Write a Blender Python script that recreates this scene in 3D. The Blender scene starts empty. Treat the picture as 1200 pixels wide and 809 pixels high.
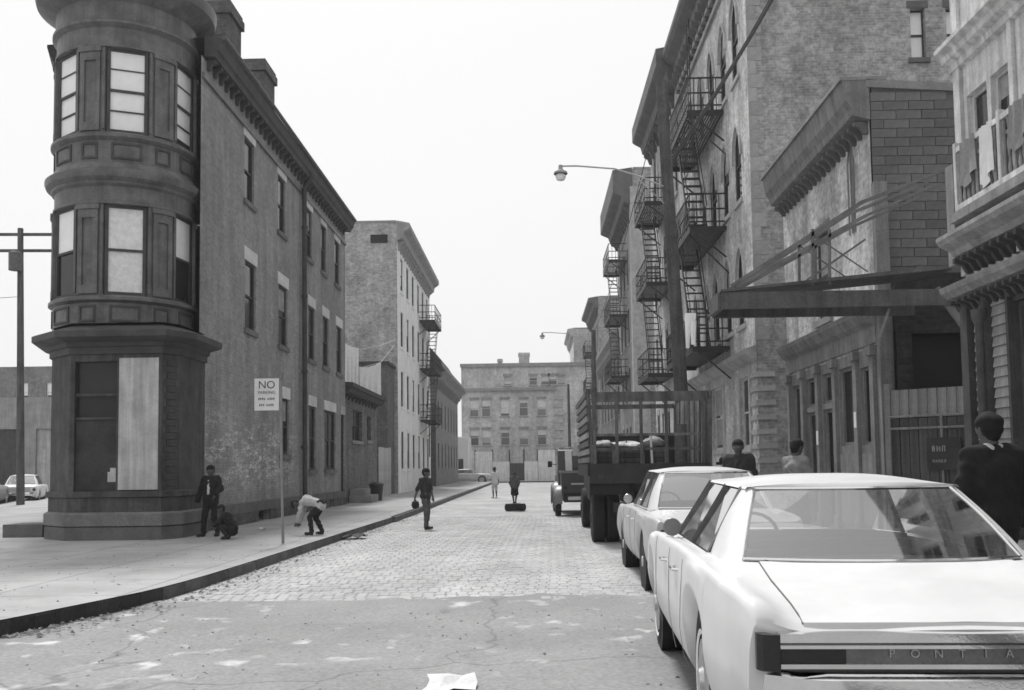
import bpy, bmesh, math, random
import numpy as np
from mathutils import Vector, Matrix
random.seed(11)
sc = bpy.context.scene
COL = sc.collection
R = math.radians

# ------------------------------------------------------------------ camera
F_PX, EYE, PITCH, ROLL, YAW = 1130.0, 1.48, R(3.6), 0.013, -0.0212626
CY_PX = 477.225
_f = Vector((math.sin(YAW)*math.cos(PITCH), math.cos(YAW)*math.cos(PITCH), math.sin(PITCH)))
_r0 = Vector((math.cos(YAW), -math.sin(YAW), 0)); _u0 = _r0.cross(_f)
_r = _r0*math.cos(ROLL) - _u0*math.sin(ROLL); _u = _r0*math.sin(ROLL) + _u0*math.cos(ROLL)
cd = bpy.data.cameras.new('camera'); cam = bpy.data.objects.new('camera', cd); COL.objects.link(cam)
cam.matrix_world = Matrix(((_r.x, _u.x, -_f.x, 0), (_r.y, _u.y, -_f.y, 0), (_r.z, _u.z, -_f.z, EYE), (0, 0, 0, 1)))
cd.sensor_fit = 'HORIZONTAL'; cd.sensor_width = 36.0; cd.lens = 36.0*F_PX/1200.0
cd.shift_y = (CY_PX-404.5)/1200.0
cd.clip_start = 0.05; cd.clip_end = 5000
sc.camera = cam
def ray(px, py): return _f + _r*((px-600)/F_PX) + _u*((CY_PX-py)/F_PX)
EYEV = Vector((0, 0, EYE))
def atY(px, py, y): d = ray(px, py); return EYEV + d*(y/d.y)
def atX(px, py, x): d = ray(px, py); return EYEV + d*(x/d.x)
def atZ(px, py, z): d = ray(px, py); return EYEV + d*((z-EYE)/d.z)

# ------------------------------------------------------------------ sky, sun, exposure
SUN_EL, SUN_AZ = R(60), R(-18)          # hazy high sun ahead, slightly left of the street
w = bpy.data.worlds.new('World'); sc.world = w; w.use_nodes = True
nt = w.node_tree; nt.nodes.clear()
sky = nt.nodes.new('ShaderNodeTexSky'); sky.sky_type = 'NISHITA'; sky.sun_disc = False
sky.sun_elevation = SUN_EL; sky.sun_rotation = SUN_AZ; sky.dust_density = 6.0; sky.air_density = 1.5; sky.ozone_density = 0.2
bw = nt.nodes.new('ShaderNodeRGBToBW')
mul = nt.nodes.new('ShaderNodeMath'); mul.operation = 'MULTIPLY_ADD'; mul.inputs[1].default_value = 0.05; mul.inputs[2].default_value = 3.4
bg = nt.nodes.new('ShaderNodeBackground'); bg.inputs['Strength'].default_value = 0.12
wo = nt.nodes.new('ShaderNodeOutputWorld')
nt.links.new(sky.outputs[0], bw.inputs[0]); nt.links.new(bw.outputs[0], mul.inputs[0])
nt.links.new(mul.outputs[0], bg.inputs['Color']); nt.links.new(bg.outputs[0], wo.inputs[0])
sd = bpy.data.lights.new('sun', 'SUN'); sd.energy = 1.5; sd.angle = R(11); sd.color = (1.0, 0.998, 0.994)
sun = bpy.data.objects.new('sun', sd); COL.objects.link(sun); sun.location = (0, 0, 40)
_sd = Vector((math.sin(SUN_AZ)*math.cos(SUN_EL), math.cos(SUN_AZ)*math.cos(SUN_EL), math.sin(SUN_EL)))
sun.rotation_euler = _sd.to_track_quat('Z', 'Y').to_euler()
sc.view_settings.view_transform = 'Standard'; sc.view_settings.look = 'None'
sc.view_settings.exposure = 1.12; sc.view_settings.gamma = 1.0; sc.view_settings.use_curve_mapping = False
sc.render.engine = 'CYCLES'
sc.cycles.use_denoising = True; sc.cycles.max_bounces = 6; sc.cycles.diffuse_bounces = 3; sc.cycles.glossy_bounces = 3
sc.cycles.transparent_max_bounces = 12; sc.cycles.caustics_reflective = False; sc.cycles.caustics_refractive = False
sc.cycles.volume_bounces = 0
sc.cycles.filter_width = 1.6

# ------------------------------------------------------------------ materials (grey, procedural)
MATS = {}
def newmat(name):
    m = bpy.data.materials.new(name); m.use_nodes = True
    n = m.node_tree; n.nodes.clear()
    out = n.nodes.new('ShaderNodeOutputMaterial'); b = n.nodes.new('ShaderNodeBsdfPrincipled')
    n.links.new(b.outputs[0], out.inputs[0])
    MATS[name] = m
    return m, n, b
class G:
    """tiny scalar node-graph helper"""
    def __init__(s, n): s.n = n
    def math(s, op, a, b=None, c=None, clamp=False):
        k = s.n.nodes.new('ShaderNodeMath'); k.operation = op; k.use_clamp = clamp
        for i, x in enumerate((a, b, c)):
            if x is None: continue
            if isinstance(x, (int, float)): k.inputs[i].default_value = x
            else: s.n.links.new(x, k.inputs[i])
        return k.outputs[0]
    def coord(s, which='Object'): return s.n.nodes.new('ShaderNodeTexCoord').outputs[which]
    def scale(s, vec, xyz):
        k = s.n.nodes.new('ShaderNodeVectorMath'); k.operation = 'MULTIPLY'
        s.n.links.new(vec, k.inputs[0]); k.inputs[1].default_value = xyz
        return k.outputs[0]
    def noise(s, vec, sc_, det=4, rough=.6, dist=0):
        k = s.n.nodes.new('ShaderNodeTexNoise'); s.n.links.new(vec, k.inputs['Vector'])
        k.inputs['Scale'].default_value = sc_; k.inputs['Detail'].default_value = det; k.inputs['Roughness'].default_value = rough
        k.inputs['Distortion'].default_value = dist
        return k.outputs[0]
    def ramp(s, x, lo, hi, a=0., b=1.):
        k = s.n.nodes.new('ShaderNodeMapRange'); k.clamp = True; k.interpolation_type = 'SMOOTHSTEP'
        s.n.links.new(x, k.inputs[0])
        for i, q in zip((1, 2, 3, 4), (lo, hi, a, b)): k.inputs[i].default_value = q
        return k.outputs[0]
    def pos(s): return s.n.nodes.new('ShaderNodeNewGeometry').outputs['Position']
    def rand(s):
        return s.n.nodes.new('ShaderNodeObjectInfo').outputs['Random']
    def sep(s, v):
        k = s.n.nodes.new('ShaderNodeSeparateXYZ'); s.n.links.new(v, k.inputs[0]); return k.outputs
    def bump(s, h, b, strength=.3, dist=.02):
        k = s.n.nodes.new('ShaderNodeBump'); k.inputs['Strength'].default_value = strength; k.inputs['Distance'].default_value = dist
        s.n.links.new(h, k.inputs['Height']); s.n.links.new(k.outputs[0], b.inputs['Normal'])
    def vary(s, v, amount, x):          # v*(1+amount*(2x-1))
        return s.math('MULTIPLY', v, s.math('MULTIPLY_ADD', x, 2*amount, 1-amount))
def spec(b, r, sp=.3, metal=0):
    b.inputs['Roughness'].default_value = r; b.inputs['Specular IOR Level'].default_value = sp; b.inputs['Metallic'].default_value = metal
def M(name, v, rough=.8, n=.15, ns=2.5, fine=.1, rnd=0., bump=.15, sp=.3, metal=0, streak=0., coord='Object'):
    if name in MATS: return MATS[name]
    m, nn, b = newmat(name); g = G(nn); co = g.coord(coord)
    spec(b, rough, sp, metal)
    a = g.noise(co, ns, 5, .65); f = g.noise(co, ns*14, 3, .7)
    x = g.vary(v, n, g.ramp(a, .25, .75)); x = g.vary(x, fine, g.ramp(f, .25, .75))
    if streak:
        st = g.noise(g.scale(co, (6, 6, .35)), 1.3, 4, .6)
        x = g.vary(x, streak, g.ramp(st, .3, .7))
    if rnd: x = g.vary(x, rnd, g.rand())
    nn.links.new(x, b.inputs['Base Color'])
    if bump: g.bump(f, b, bump, .01)
    return m
def BRICK(name, v, mortar, var=.25, bw=.215, bh=.075, ms=.010, n=.18, streak=.15, bump=.5, extra=None, rough=.9, n2=.18, fn=.24):
    if name in MATS: return MATS[name]
    m, nn, b = newmat(name); g = G(nn); spec(b, rough, .2)
    uv = g.coord('UV'); co = g.coord('Object')
    k = nn.nodes.new('ShaderNodeTexBrick'); nn.links.new(uv, k.inputs['Vector'])
    k.inputs['Color1'].default_value = (v*(1-var),)*3+(1,); k.inputs['Color2'].default_value = (v*(1+var),)*3+(1,); k.inputs['Mortar'].default_value = (mortar,)*3+(1,)
    k.inputs['Scale'].default_value = 1; k.inputs['Mortar Size'].default_value = ms; k.inputs['Brick Width'].default_value = bw; k.inputs['Row Height'].default_value = bh
    k.inputs['Mortar Smooth'].default_value = .3
    a = g.noise(co, .55, 6, .65); f = g.noise(co, 9, 4, .7); a2 = g.noise(co, 2.6, 5, .7)
    x = g.vary(k.outputs['Color'], n, g.ramp(a, .3, .7)); x = g.vary(x, n2, g.ramp(a2, .3, .7)); x = g.vary(x, fn, g.ramp(f, .3, .7))
    if streak:
        st = g.noise(g.scale(co, (1, 1, .12)), 2.2, 5, .6); x = g.vary(x, streak, g.ramp(st, .3, .7))
    if extra: x = extra(g, x, co)
    nn.links.new(x, b.inputs['Base Color'])
    inv = g.math('SUBTRACT', 1, k.outputs['Fac'])
    g.bump(g.math('ADD', inv, g.math('MULTIPLY', f, .3)), b, bump, .012)
    return m
def GLASS(name, tint=.03, rough=.1, sp=.22):
    if name in MATS: return MATS[name]
    m, nn, b = newmat(name); g = G(nn); spec(b, rough, sp); co = g.coord('Object')
    f = g.noise(co, 1.3, 3, .6)
    x = g.vary(tint, .5, f); x = g.vary(x, .4, g.rand()); nn.links.new(x, b.inputs['Base Color'])
    g.bump(g.noise(co, 2.2, 1, .4), b, .06, .02)
    return m
def CARGLASS():
    if 'car_glass' in MATS: return MATS['car_glass']
    m = bpy.data.materials.new('car_glass'); m.use_nodes = True; n = m.node_tree; n.nodes.clear(); MATS['car_glass'] = m
    out = n.nodes.new('ShaderNodeOutputMaterial'); mix = n.nodes.new('ShaderNodeMixShader')
    tr = n.nodes.new('ShaderNodeBsdfTransparent'); tr.inputs[0].default_value = (.86, .86, .86, 1)
    gl = n.nodes.new('ShaderNodeBsdfGlossy'); gl.inputs['Roughness'].default_value = .05
    fr = n.nodes.new('ShaderNodeFresnel'); fr.inputs[0].default_value = 4.0
    n.links.new(fr.outputs[0], mix.inputs[0]); n.links.new(tr.outputs[0], mix.inputs[1]); n.links.new(gl.outputs[0], mix.inputs[2]); n.links.new(mix.outputs[0], out.inputs[0])
    return m
def PAINT(name, v, dirt=.06, rough=.38, coat=.15):
    if name in MATS: return MATS[name]
    m, nn, b = newmat(name); g = G(nn); spec(b, rough, .4); co = g.coord('Object')
    b.inputs['Coat Weight'].default_value = coat; b.inputs['Coat Roughness'].default_value = .12
    a = g.noise(co, 1.6, 6, .7); f = g.noise(co, 40, 2, .7)
    x = g.vary(v, dirt, g.ramp(a, .3, .7)); x = g.vary(x, dirt*.5, f)
    low = g.ramp(g.sep(co)[2], .2, .62, .72, 1.0)                         # road grime along the sills
    x = g.math('MULTIPLY', x, low)
    nn.links.new(x, b.inputs['Base Color'])
    r = g.math('MULTIPLY_ADD', a, .25, rough-.1); nn.links.new(r, b.inputs['Roughness'])
    g.bump(g.noise(co, 1.1, 2, .5), b, .03, .02)
    return m

# ------------------------------------------------------------------ mesh building
ORG = {}
Z3 = Vector((0, 0, 1))
class Fr:
    """wall frame: N outward, U to the right as seen from outside, z up"""
    def __init__(s, O, N):
        s.O = Vector(O); s.N = Vector(N).normalized(); s.U = Z3.cross(s.N).normalized()
    def p(s, u, v, n=0): return s.O + s.U*u + Z3*v + s.N*n
    def mat(s, u, v, n=0):
        o = s.p(u, v, n); U, Y = s.U, -s.N
        return Matrix(((U.x, Y.x, 0, o.x), (U.y, Y.y, 0, o.y), (0, 0, 1, o.z), (0, 0, 0, 1)))
    def uof(s, q): return (Vector(q)-s.O).dot(s.U)
LOC = Fr((0, 0, 0), (0, -1, 0))     # u=x, v=z, n=-y
class MB:
    def __init__(s): s.v = []; s.f = []; s.m = []; s.mi = 0
    def add(s, vs, fs):
        b = len(s.v); s.v += [tuple(q) for q in vs]
        for f in fs: s.f.append([b+i for i in f]); s.m.append(s.mi)
        return s
    def quad(s, *q): return s.add(q, [list(range(len(q)))])
    def box(s, a, b):
        x0, x1 = sorted((a[0], b[0])); y0, y1 = sorted((a[1], b[1])); z0, z1 = sorted((a[2], b[2]))
        return s.add([(x, y, z) for z in (z0, z1) for y in (y0, y1) for x in (x0, x1)],
                     [(0, 2, 3, 1), (4, 5, 7, 6), (0, 1, 5, 4), (2, 6, 7, 3), (0, 4, 6, 2), (1, 3, 7, 5)])
    def fbox(s, fr, u0, u1, v0, v1, n0, n1):
        return s.add([fr.p(u, v, n) for v in (v0, v1) for n in (n0, n1) for u in (u0, u1)],
                     [(0, 2, 3, 1), (4, 5, 7, 6), (0, 1, 5, 4), (2, 6, 7, 3), (0, 4, 6, 2), (1, 3, 7, 5)])
    def prism(s, poly, ext):           # poly: 3D points (planar), ext: vector
        n = len(poly); e = Vector(ext); P = [Vector(q) for q in poly]
        return s.add(P+[q+e for q in P], [list(range(n))[::-1], list(range(n, 2*n))]+[(i, (i+1) % n, n+(i+1) % n, n+i) for i in range(n)])
    def bar(s, a, b, w, h=None):       # rectangular bar between two points
        a = Vector(a); b = Vector(b); d = (b-a).normalized(); h = h or w
        x = d.cross(Z3)
        if x.length < 1e-4: x = Vector((1, 0, 0))
        x.normalize(); y = x.cross(d)
        c = [x*(i*w/2)+y*(j*h/2) for i, j in ((-1, -1), (1, -1), (1, 1), (-1, 1))]
        return s.add([a+q for q in c]+[b+q for q in c], [(0, 1, 2, 3), (7, 6, 5, 4)]+[(i, (i+1) % 4, 4+(i+1) % 4, 4+i) for i in range(4)][::1])
    def tube(s, pts, r, n=8):
        pts = [Vector(q) for q in pts]; rs = r if isinstance(r, (list, tuple)) else [r]*len(pts)
        rings = []; prev = None
        for i, q in enumerate(pts):
            d = (pts[min(i+1, len(pts)-1)]-pts[max(i-1, 0)]).normalized()
            x = prev - d*prev.dot(d) if prev is not None else d.cross(Z3 if abs(d.z) < .95 else Vector((1, 0, 0)))
            x.normalize(); prev = x; y = d.cross(x)
            rings.append([q+(x*math.cos(t)+y*math.sin(t))*rs[i] for t in [2*math.pi*k/n for k in range(n)]])
        vs = [q for rg in rings for q in rg]
        fs = [(i*n+k, i*n+(k+1) % n, (i+1)*n+(k+1) % n, (i+1)*n+k) for i in range(len(pts)-1) for k in range(n)]
        fs += [list(range(n))[::-1], [(len(pts)-1)*n+k for k in range(n)]]
        return s.add(vs, fs)
    def lathe(s, prof, c, n=32, a0=0., a1=2*math.pi, axis='z'):   # prof [(r,z)]
        full = abs(a1-a0-2*math.pi) < 1e-6; cnt = n if full else n+1
        A = [a0+(a1-a0)*k/n for k in range(cnt)]; c = Vector(c)
        def P(r, z, a):
            if axis == 'z': return c+Vector((r*math.cos(a), r*math.sin(a), z))
            if axis == 'x': return c+Vector((z, r*math.cos(a), r*math.sin(a)))
            return c+Vector((r*math.cos(a), z, r*math.sin(a)))
        vs = [P(r, z, a) for r, z in prof for a in A]
        fs = [(i*cnt+k, i*cnt+(k+1) % cnt, (i+1)*cnt+(k+1) % cnt, (i+1)*cnt+k) for i in range(len(prof)-1) for k in range(n)]
        return s.add(vs, fs)
    def disc(s, c, r, n=20, axis='x'):
        return s.lathe([(0.0005, 0), (r, 0)], c, n, axis=axis)
    def grid(s, rows, close=False):
        n = len(rows[0]); vs = [q for r in rows for q in r]
        fs = [(i*n+k, i*n+(k+1) % n, (i+1)*n+(k+1) % n, (i+1)*n+k) for i in range(len(rows)-1) for k in range(n if close else n-1)]
        return s.add(vs, fs)
    def wall(s, fr, u0, u1, v0, v1, ops=(), reveal=.18):
        us = sorted({u0, u1, *[q for o in ops for q in o[:2]]}); vs = sorted({v0, v1, *[q for o in ops for q in o[2:4]]})
        us = [q for q in us if u0 <= q <= u1]; vs = [q for q in vs if v0 <= q <= v1]
        for a, b in zip(us, us[1:]):
            for c, d in zip(vs, vs[1:]):
                mu, mv = (a+b)/2, (c+d)/2
                if any(o[0] < mu < o[1] and o[2] < mv < o[3] for o in ops): continue
                s.quad(fr.p(a, c), fr.p(b, c), fr.p(b, d), fr.p(a, d))
        for a, b, c, d in [o[:4] for o in ops]:
            for q in (((a, c), (b, c)), ((b, c), (b, d)), ((b, d), (a, d)), ((a, d), (a, c))):
                (p1, q1), (p2, q2) = q
                s.quad(fr.p(p1, q1), fr.p(p2, q2), fr.p(p2, q2, -reveal), fr.p(p1, q1, -reveal))
        return s
    def mesh(s, name, mats, org=(0, 0, 0), smooth=False, angle=35):
        me = bpy.data.meshes.new(name); o = Vector(org)
        v = np.array(s.v, float).reshape(-1, 3)-np.array(o)
        me.from_pydata(v.tolist(), [], s.f)
        if not isinstance(mats, (list, tuple)): mats = [mats]
        for q in mats: me.materials.append(q)
        if len(mats) > 1: me.polygons.foreach_set('material_index', [min(q, len(mats)-1) for q in s.m])
        uv = me.uv_layers.new(name='UVMap'); W = np.array(s.v, float).reshape(-1, 3)
        nl = len(me.loops); li = np.empty(nl, int); me.loops.foreach_get('vertex_index', li)
        nr = np.empty(len(me.polygons)*3); me.polygons.foreach_get('normal', nr); nr = np.abs(nr.reshape(-1, 3))
        lt = np.empty(len(me.polygons), int); me.polygons.foreach_get('loop_total', lt)
        NN = np.repeat(nr, lt, axis=0); P = W[li]
        hor = NN[:, 2] > .7; xx = NN[:, 0] >= NN[:, 1]
        U = np.where(hor, P[:, 0], np.where(xx, P[:, 1], P[:, 0])); V = np.where(hor, P[:, 1], P[:, 2])
        uv.data.foreach_set('uv', np.stack([U, V], 1).ravel())
        if smooth:
            me.polygons.foreach_set('use_smooth', [True]*len(me.polygons)); me.set_sharp_from_angle(angle=R(angle))
        me.update(); return me
    def build(s, name, mats, parent=None, org=None, smooth=False, angle=35):
        o0 = ORG[parent.name] if parent is not None else Vector(org if org is not None else (0, 0, 0))
        me = s.mesh(name, mats, o0, smooth, angle)
        o = bpy.data.objects.new(name, me); COL.objects.link(o)
        if parent is not None: o.parent = parent
        else: o.location = o0
        ORG[o.name] = o0
        return o
def tag(o, label=None, cat=None, group=None, kind=None):
    for k, v_ in (('label', label), ('category', cat), ('group', group), ('kind', kind)):
        if v_: o[k] = v_
    return o
def thing(name, label, cat, loc=(0, 0, 0), group=None):
    o = bpy.data.objects.new(name, None); COL.objects.link(o); o.location = loc; o.empty_display_size = .3
    ORG[o.name] = Vector(loc)
    return tag(o, label, cat, group)
def piece(name, me, parent, mat):        # shared-mesh child; mat = world matrix
    o = bpy.data.objects.new(name, me); COL.objects.link(o); o.parent = parent
    o.matrix_local = Matrix.Translation(-ORG[parent.name]) @ mat
    ORG[o.name] = mat.translation.copy()
    return o
def sub(name, me, part):                 # shared-mesh sub-part, same transform as its part
    o = bpy.data.objects.new(name, me); COL.objects.link(o); o.parent = part
    return o
def txt(s, size, extrude=.002):
    c = bpy.data.curves.new('t', 'FONT'); c.body = s; c.size = size; c.extrude = extrude; c.align_x = 'CENTER'; c.align_y = 'CENTER'
    o = bpy.data.objects.new('t', c); COL.objects.link(o); bpy.context.view_layer.update()
    me = bpy.data.meshes.new_from_object(o.evaluated_get(bpy.context.evaluated_depsgraph_get()))
    bpy.data.objects.remove(o); bpy.data.curves.remove(c)
    return me

# ------------------------------------------------------------------ window kit (cached meshes in local frame x=u, y=inward, z=up)
WC = {}
def window(parent, fr, u0, u1, v0, v1, set_in=.12, frame=None, pane=None, style='sash', sill=None, lintel=None, blind=None, bfrac=(1, 1), lh=.3, over=.08):
    wd, h = round(u1-u0, 3), round(v1-v0, 3); frame = frame or MATS['win_wood']; pane = pane or MATS['pane']
    key = (wd, h, style, frame.name, pane.name, sill and sill.name, lintel and lintel.name, blind and blind.name, bfrac, lh, set_in, over)
    if key not in WC:
        t = min(.07, wd*.09); L = []
        m = MB()
        for a in ((-wd/2, -wd/2+t), (wd/2-t, wd/2)): m.box((a[0], 0, 0), (a[1], .08, h))
        m.box((-wd/2+t, 0, h-t), (wd/2-t, .08, h)); m.box((-wd/2+t, 0, 0), (wd/2-t, .08, t))
        mid = h*.5
        if style == 'sash':
            m.box((-wd/2+t, .005, mid-.025), (wd/2-t, .06, mid+.025))
        if style == 'hbar':
            m.box((-wd/2+t, .005, mid-.025), (wd/2-t, .06, mid+.025)); m.box((-wd/2+t, .01, h*.26-.012), (wd/2-t, .05, h*.26+.012)); m.box((-wd/2+t, .01, h*.75-.012), (wd/2-t, .05, h*.75+.012))
        if style == 'cross':
            m.box((-wd/2+t, .005, mid-.025), (wd/2-t, .06, mid+.025)); m.box((-.015, .01, t), (.015, .05, mid-.025)); m.box((-.015, .01, mid+.025), (.015, .05, h-t))
        fm = m.mesh('window', frame)
        halves = [(t, mid-.025, .045), (mid+.025, h-t, .03)] if style in ('sash', 'cross', 'hbar') else [(t, h-t, .04)]
        for i, (a, b, y) in enumerate(halves):
            fr_ = bfrac[min(i, len(bfrac)-1)]
            if blind and fr_ > 0:
                c = b-(b-a)*fr_
                q = MB().quad((-wd/2+t, y, c), (wd/2-t, y, c), (wd/2-t, y, b), (-wd/2+t, y, b)); L.append(('blind', q.mesh('blind', blind)))
                if fr_ < 1: L.append(('pane', MB().quad((-wd/2+t, y, a), (wd/2-t, y, a), (wd/2-t, y, c), (-wd/2+t, y, c)).mesh('pane', pane)))
            else:
                L.append(('pane', MB().quad((-wd/2+t, y, a), (wd/2-t, y, a), (wd/2-t, y, b), (-wd/2+t, y, b)).mesh('pane', pane)))
        if sill: L.append(('sill', MB().box((-wd/2-over, -set_in-.06, -.13), (wd/2+over, 0, -.003)).mesh('sill', sill)))
        if lintel: L.append(('lintel', MB().box((-wd/2-over, -set_in-.02, h+.002), (wd/2+over, -set_in+.05, h+lh)).mesh('lintel', lintel)))
        WC[key] = (fm, L)
    fm, L = WC[key]
    o = piece('window', fm, parent, fr.mat((u0+u1)/2, v0, -set_in))
    for nme, me in L: sub(nme, me, o)
    return o

# shared materials
M('win_wood', .05, .6, .2); M('win_white', .55, .6, .2); GLASS('pane', .025); GLASS('pane_dim', .07)
M('lintel_white', .62, .85, .16, 3, .12, rnd=.1); M('whitewash', .8, .85, .12, 2, .1, streak=.15)
M('blind', .86, .35, .06, 3, .03, bump=0, sp=.5); M('blind_lace', .72, .35, .14, 9, .1, bump=0, sp=.5); M('curtain', .3, .6, .3, 4, .1)
M('stone_light', .42, .85, .22, 3, .14, rnd=.12); M('stone_mid', .26, .85, .22, 2, .14, rnd=.1); M('stone_dark', .12, .85, .25, 2, .15)
M('iron', .022, .55, .3, 8, .2, sp=.4); M('iron_worn', .10, .6, .35, 8, .25, sp=.4); M('black', .012, .6, .2); M('rubber', .018, .8, .25, 12, .2)
M('tar_roof', .06, .95, .25)
M('wood_dark', .05, .75, .3, 3, .2, streak=.25); M('wood_grey', .22, .85, .25, 3, .2, streak=.35, rnd=.2); M('wood_pale', .45, .8, .2, 2, .15, streak=.25, rnd=.15)
M('chrome', .82, .08, .05, 3, .03, metal=1, bump=.02); M('chrome_dull', .5, .3, .15, 4, .1, metal=1, bump=.05)
M('cloth_white', .75, .9, .08, 6, .05); M('pole_wood', .085, .9, .3, 2, .25, streak=.3)
# ================================================================== GROUND
def mat_asphalt():
    m, nn, b = newmat('asphalt'); g = G(nn); spec(b, .85, .25); co = g.coord('Object')
    a = g.noise(co, .5, 6, .6); f = g.noise(co, 26, 4, .75); s2 = g.noise(g.scale(co, (1, .55, 1)), 1.15, 3, .55, .3)
    x = g.vary(.255, .12, g.ramp(a, .3, .7)); x = g.vary(x, .22, g.ramp(f, .25, .75))
    # irregular pale spots, clustered by a broad noise mask
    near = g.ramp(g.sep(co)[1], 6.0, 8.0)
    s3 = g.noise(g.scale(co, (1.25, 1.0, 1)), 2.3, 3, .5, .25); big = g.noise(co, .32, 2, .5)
    pale_spots = g.math('MULTIPLY', g.ramp(s3, .57, .74), g.ramp(big, .40, .56))
    x = g.math('ADD', x, g.math('MULTIPLY', pale_spots, .3))
    dk = g.ramp(g.noise(co, 2.4, 3, .5), .62, .75); x = g.math('MULTIPLY', x, g.math('MULTIPLY_ADD', dk, -.22, 1))
    crack = g.n.nodes.new('ShaderNodeTexVoronoi'); crack.feature = 'DISTANCE_TO_EDGE'; crack.inputs['Scale'].default_value = .22
    dv = nn.nodes.new('ShaderNodeVectorMath'); dv.operation = 'ADD'; nn.links.new(co, dv.inputs[0])
    nz = nn.nodes.new('ShaderNodeTexNoise'); nz.inputs['Scale'].default_value = 1.2; nn.links.new(co, nz.inputs['Vector']); nn.links.new(nz.outputs[1], dv.inputs[1])
    nn.links.new(dv.outputs[0], crack.inputs['Vector'])
    x = g.math('MULTIPLY', x, g.ramp(crack.outputs[0], 0, .007, .72, 1))
    nn.links.new(x, b.inputs['Base Color']); g.bump(f, b, .5, .008)
    return m
def mat_walk():
    m, nn, b = newmat('sidewalk_concrete'); g = G(nn); spec(b, .9, .2); co = g.coord('Object')
    a = g.noise(co, .7, 6, .65); f = g.noise(co, 22, 3, .7); st = g.noise(co, 3.2, 5, .6)
    x = g.vary(.35, .14, g.ramp(a, .3, .7)); x = g.vary(x, .08, f)
    x = g.math('MULTIPLY', x, g.math('MULTIPLY_ADD', g.ramp(st, .58, .72), -.2, 1))
    k = nn.nodes.new('ShaderNodeTexBrick'); nn.links.new(co, k.inputs['Vector']); k.offset = 0
    k.inputs['Scale'].default_value = 1; k.inputs['Brick Width'].default_value = 1.5; k.inputs['Row Height'].default_value = 1.5; k.inputs['Mortar Size'].default_value = .014
    x = g.math('MULTIPLY', x, g.math('MULTIPLY_ADD', k.outputs['Fac'], -.4, 1))
    nn.links.new(x, b.inputs['Base Color']); g.bump(f, b, .3, .006)
    return m
def mat_settbed():
    m, nn, b = newmat('sett_far'); g = G(nn); spec(b, .9, .2); co = g.coord('Object')
    k = nn.nodes.new('ShaderNodeTexBrick'); nn.links.new(co, k.inputs['Vector'])
    k.inputs['Scale'].default_value = 1; k.inputs['Brick Width'].default_value = .132; k.inputs['Row Height'].default_value = .232; k.inputs['Mortar Size'].default_value = .008
    k.offset = .5
    k.inputs['Color1'].default_value = (.36,)*3+(1,); k.inputs['Color2'].default_value = (.44,)*3+(1,); k.inputs['Mortar'].default_value = (.33,)*3+(1,)
    a = g.noise(co, .45, 6, .6); x = g.vary(k.outputs['Color'], .15, g.ramp(a, .3, .7))
    nn.links.new(x, b.inputs['Base Color']); return m
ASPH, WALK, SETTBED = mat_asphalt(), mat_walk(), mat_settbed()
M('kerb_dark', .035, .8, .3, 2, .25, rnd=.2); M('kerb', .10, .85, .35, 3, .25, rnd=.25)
M('dirt', .2, .95, .3, 1.5, .2)
def sheet(name, pts, z, mat, kind='structure', drop=0):
    m = MB()
    P = [Vector((x, y, z)) for x, y in pts]
    if drop: m.prism([q-Vector((0, 0, drop)) for q in P], (0, 0, drop))
    else: m.quad(*P)
    return tag(m.build(name, mat), kind=kind)
sheet('ground', [(-1500, -1500), (1500, -1500), (1500, 1500), (-1500, 1500)], -.06, MATS['dirt'])
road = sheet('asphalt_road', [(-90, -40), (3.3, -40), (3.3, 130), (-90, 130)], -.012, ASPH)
street = sheet('granite_sett_street', [(-4.3, 10.95), (3.3, 10.95), (3.3, 92), (-4.0, 92)], -.004, SETTBED)
# setts: long side along the street in straight files
def kerb_x(y):
    P = [(8.8, -4.9), (9.9, -4.62), (11.3, -4.27), (14.5, -4.18), (20.5, -4.08), (27, -3.95), (95, -3.85)]
    for (a, xa), (b, xb) in zip(P, P[1:]):
        if y <= b: return xa+(xb-xa)*max(0, (y-a))/(b-a)
    return -3.85
def sett_mesh(rx):
    wx, wy, h, c = .0615, .1105, .009, .009
    top = [(-wx+c, -wy+c, h*rx.uniform(.8, 1.1)), (wx-c, -wy+c, h*rx.uniform(.8, 1.1)), (wx-c, wy-c, h*rx.uniform(.8, 1.1)), (-wx+c, wy-c, h*rx.uniform(.8, 1.1))]
    return top, [(-wx, -wy, .0), (wx, -wy, .0), (wx, wy, .0), (-wx, wy, .0)]
rx = random.Random(3)
def mat_sett(name, rest):
    m, nn, b = newmat(name); g = G(nn); spec(b, .85, .25); co = g.pos()
    if rest:
        k = nn.nodes.new('ShaderNodeTexVoronoi'); k.inputs['Scale'].default_value = 5.5; nn.links.new(co, k.inputs['Vector']); cell = g.sep(k.outputs['Color'])[0]
    else: cell = g.rand()
    a = g.noise(co, .6, 6, .6); f = g.noise(co, 28, 3, .7); st = g.noise(g.scale(co, (1.4, .22, 1)), 1.0, 4, .6); d = g.noise(co, 1.7, 4, .55)
    x = g.vary(.385, .08, cell); x = g.vary(x, .10, g.ramp(a, .3, .7)); x = g.vary(x, .10, g.ramp(f, .25, .75)); x = g.vary(x, .12, g.ramp(st, .3, .7))
    x = g.math('MULTIPLY', x, g.math('MULTIPLY_ADD', g.ramp(d, .6, .75), -.16, 1))
    nn.links.new(x, b.inputs['Base Color']); g.bump(f, b, .35, .006); return m
mat_sett('granite_sett', False); mat_sett('granite_sett_rest', True)
smeshes = []
for k in range(6):
    t, b_ = sett_mesh(rx); smeshes.append(MB().add(b_+t, [(4, 5, 6, 7), (0, 1, 5, 4), (1, 2, 6, 5), (2, 3, 7, 6), (3, 0, 4, 7)]).mesh('sett', MATS['granite_sett']))
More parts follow.
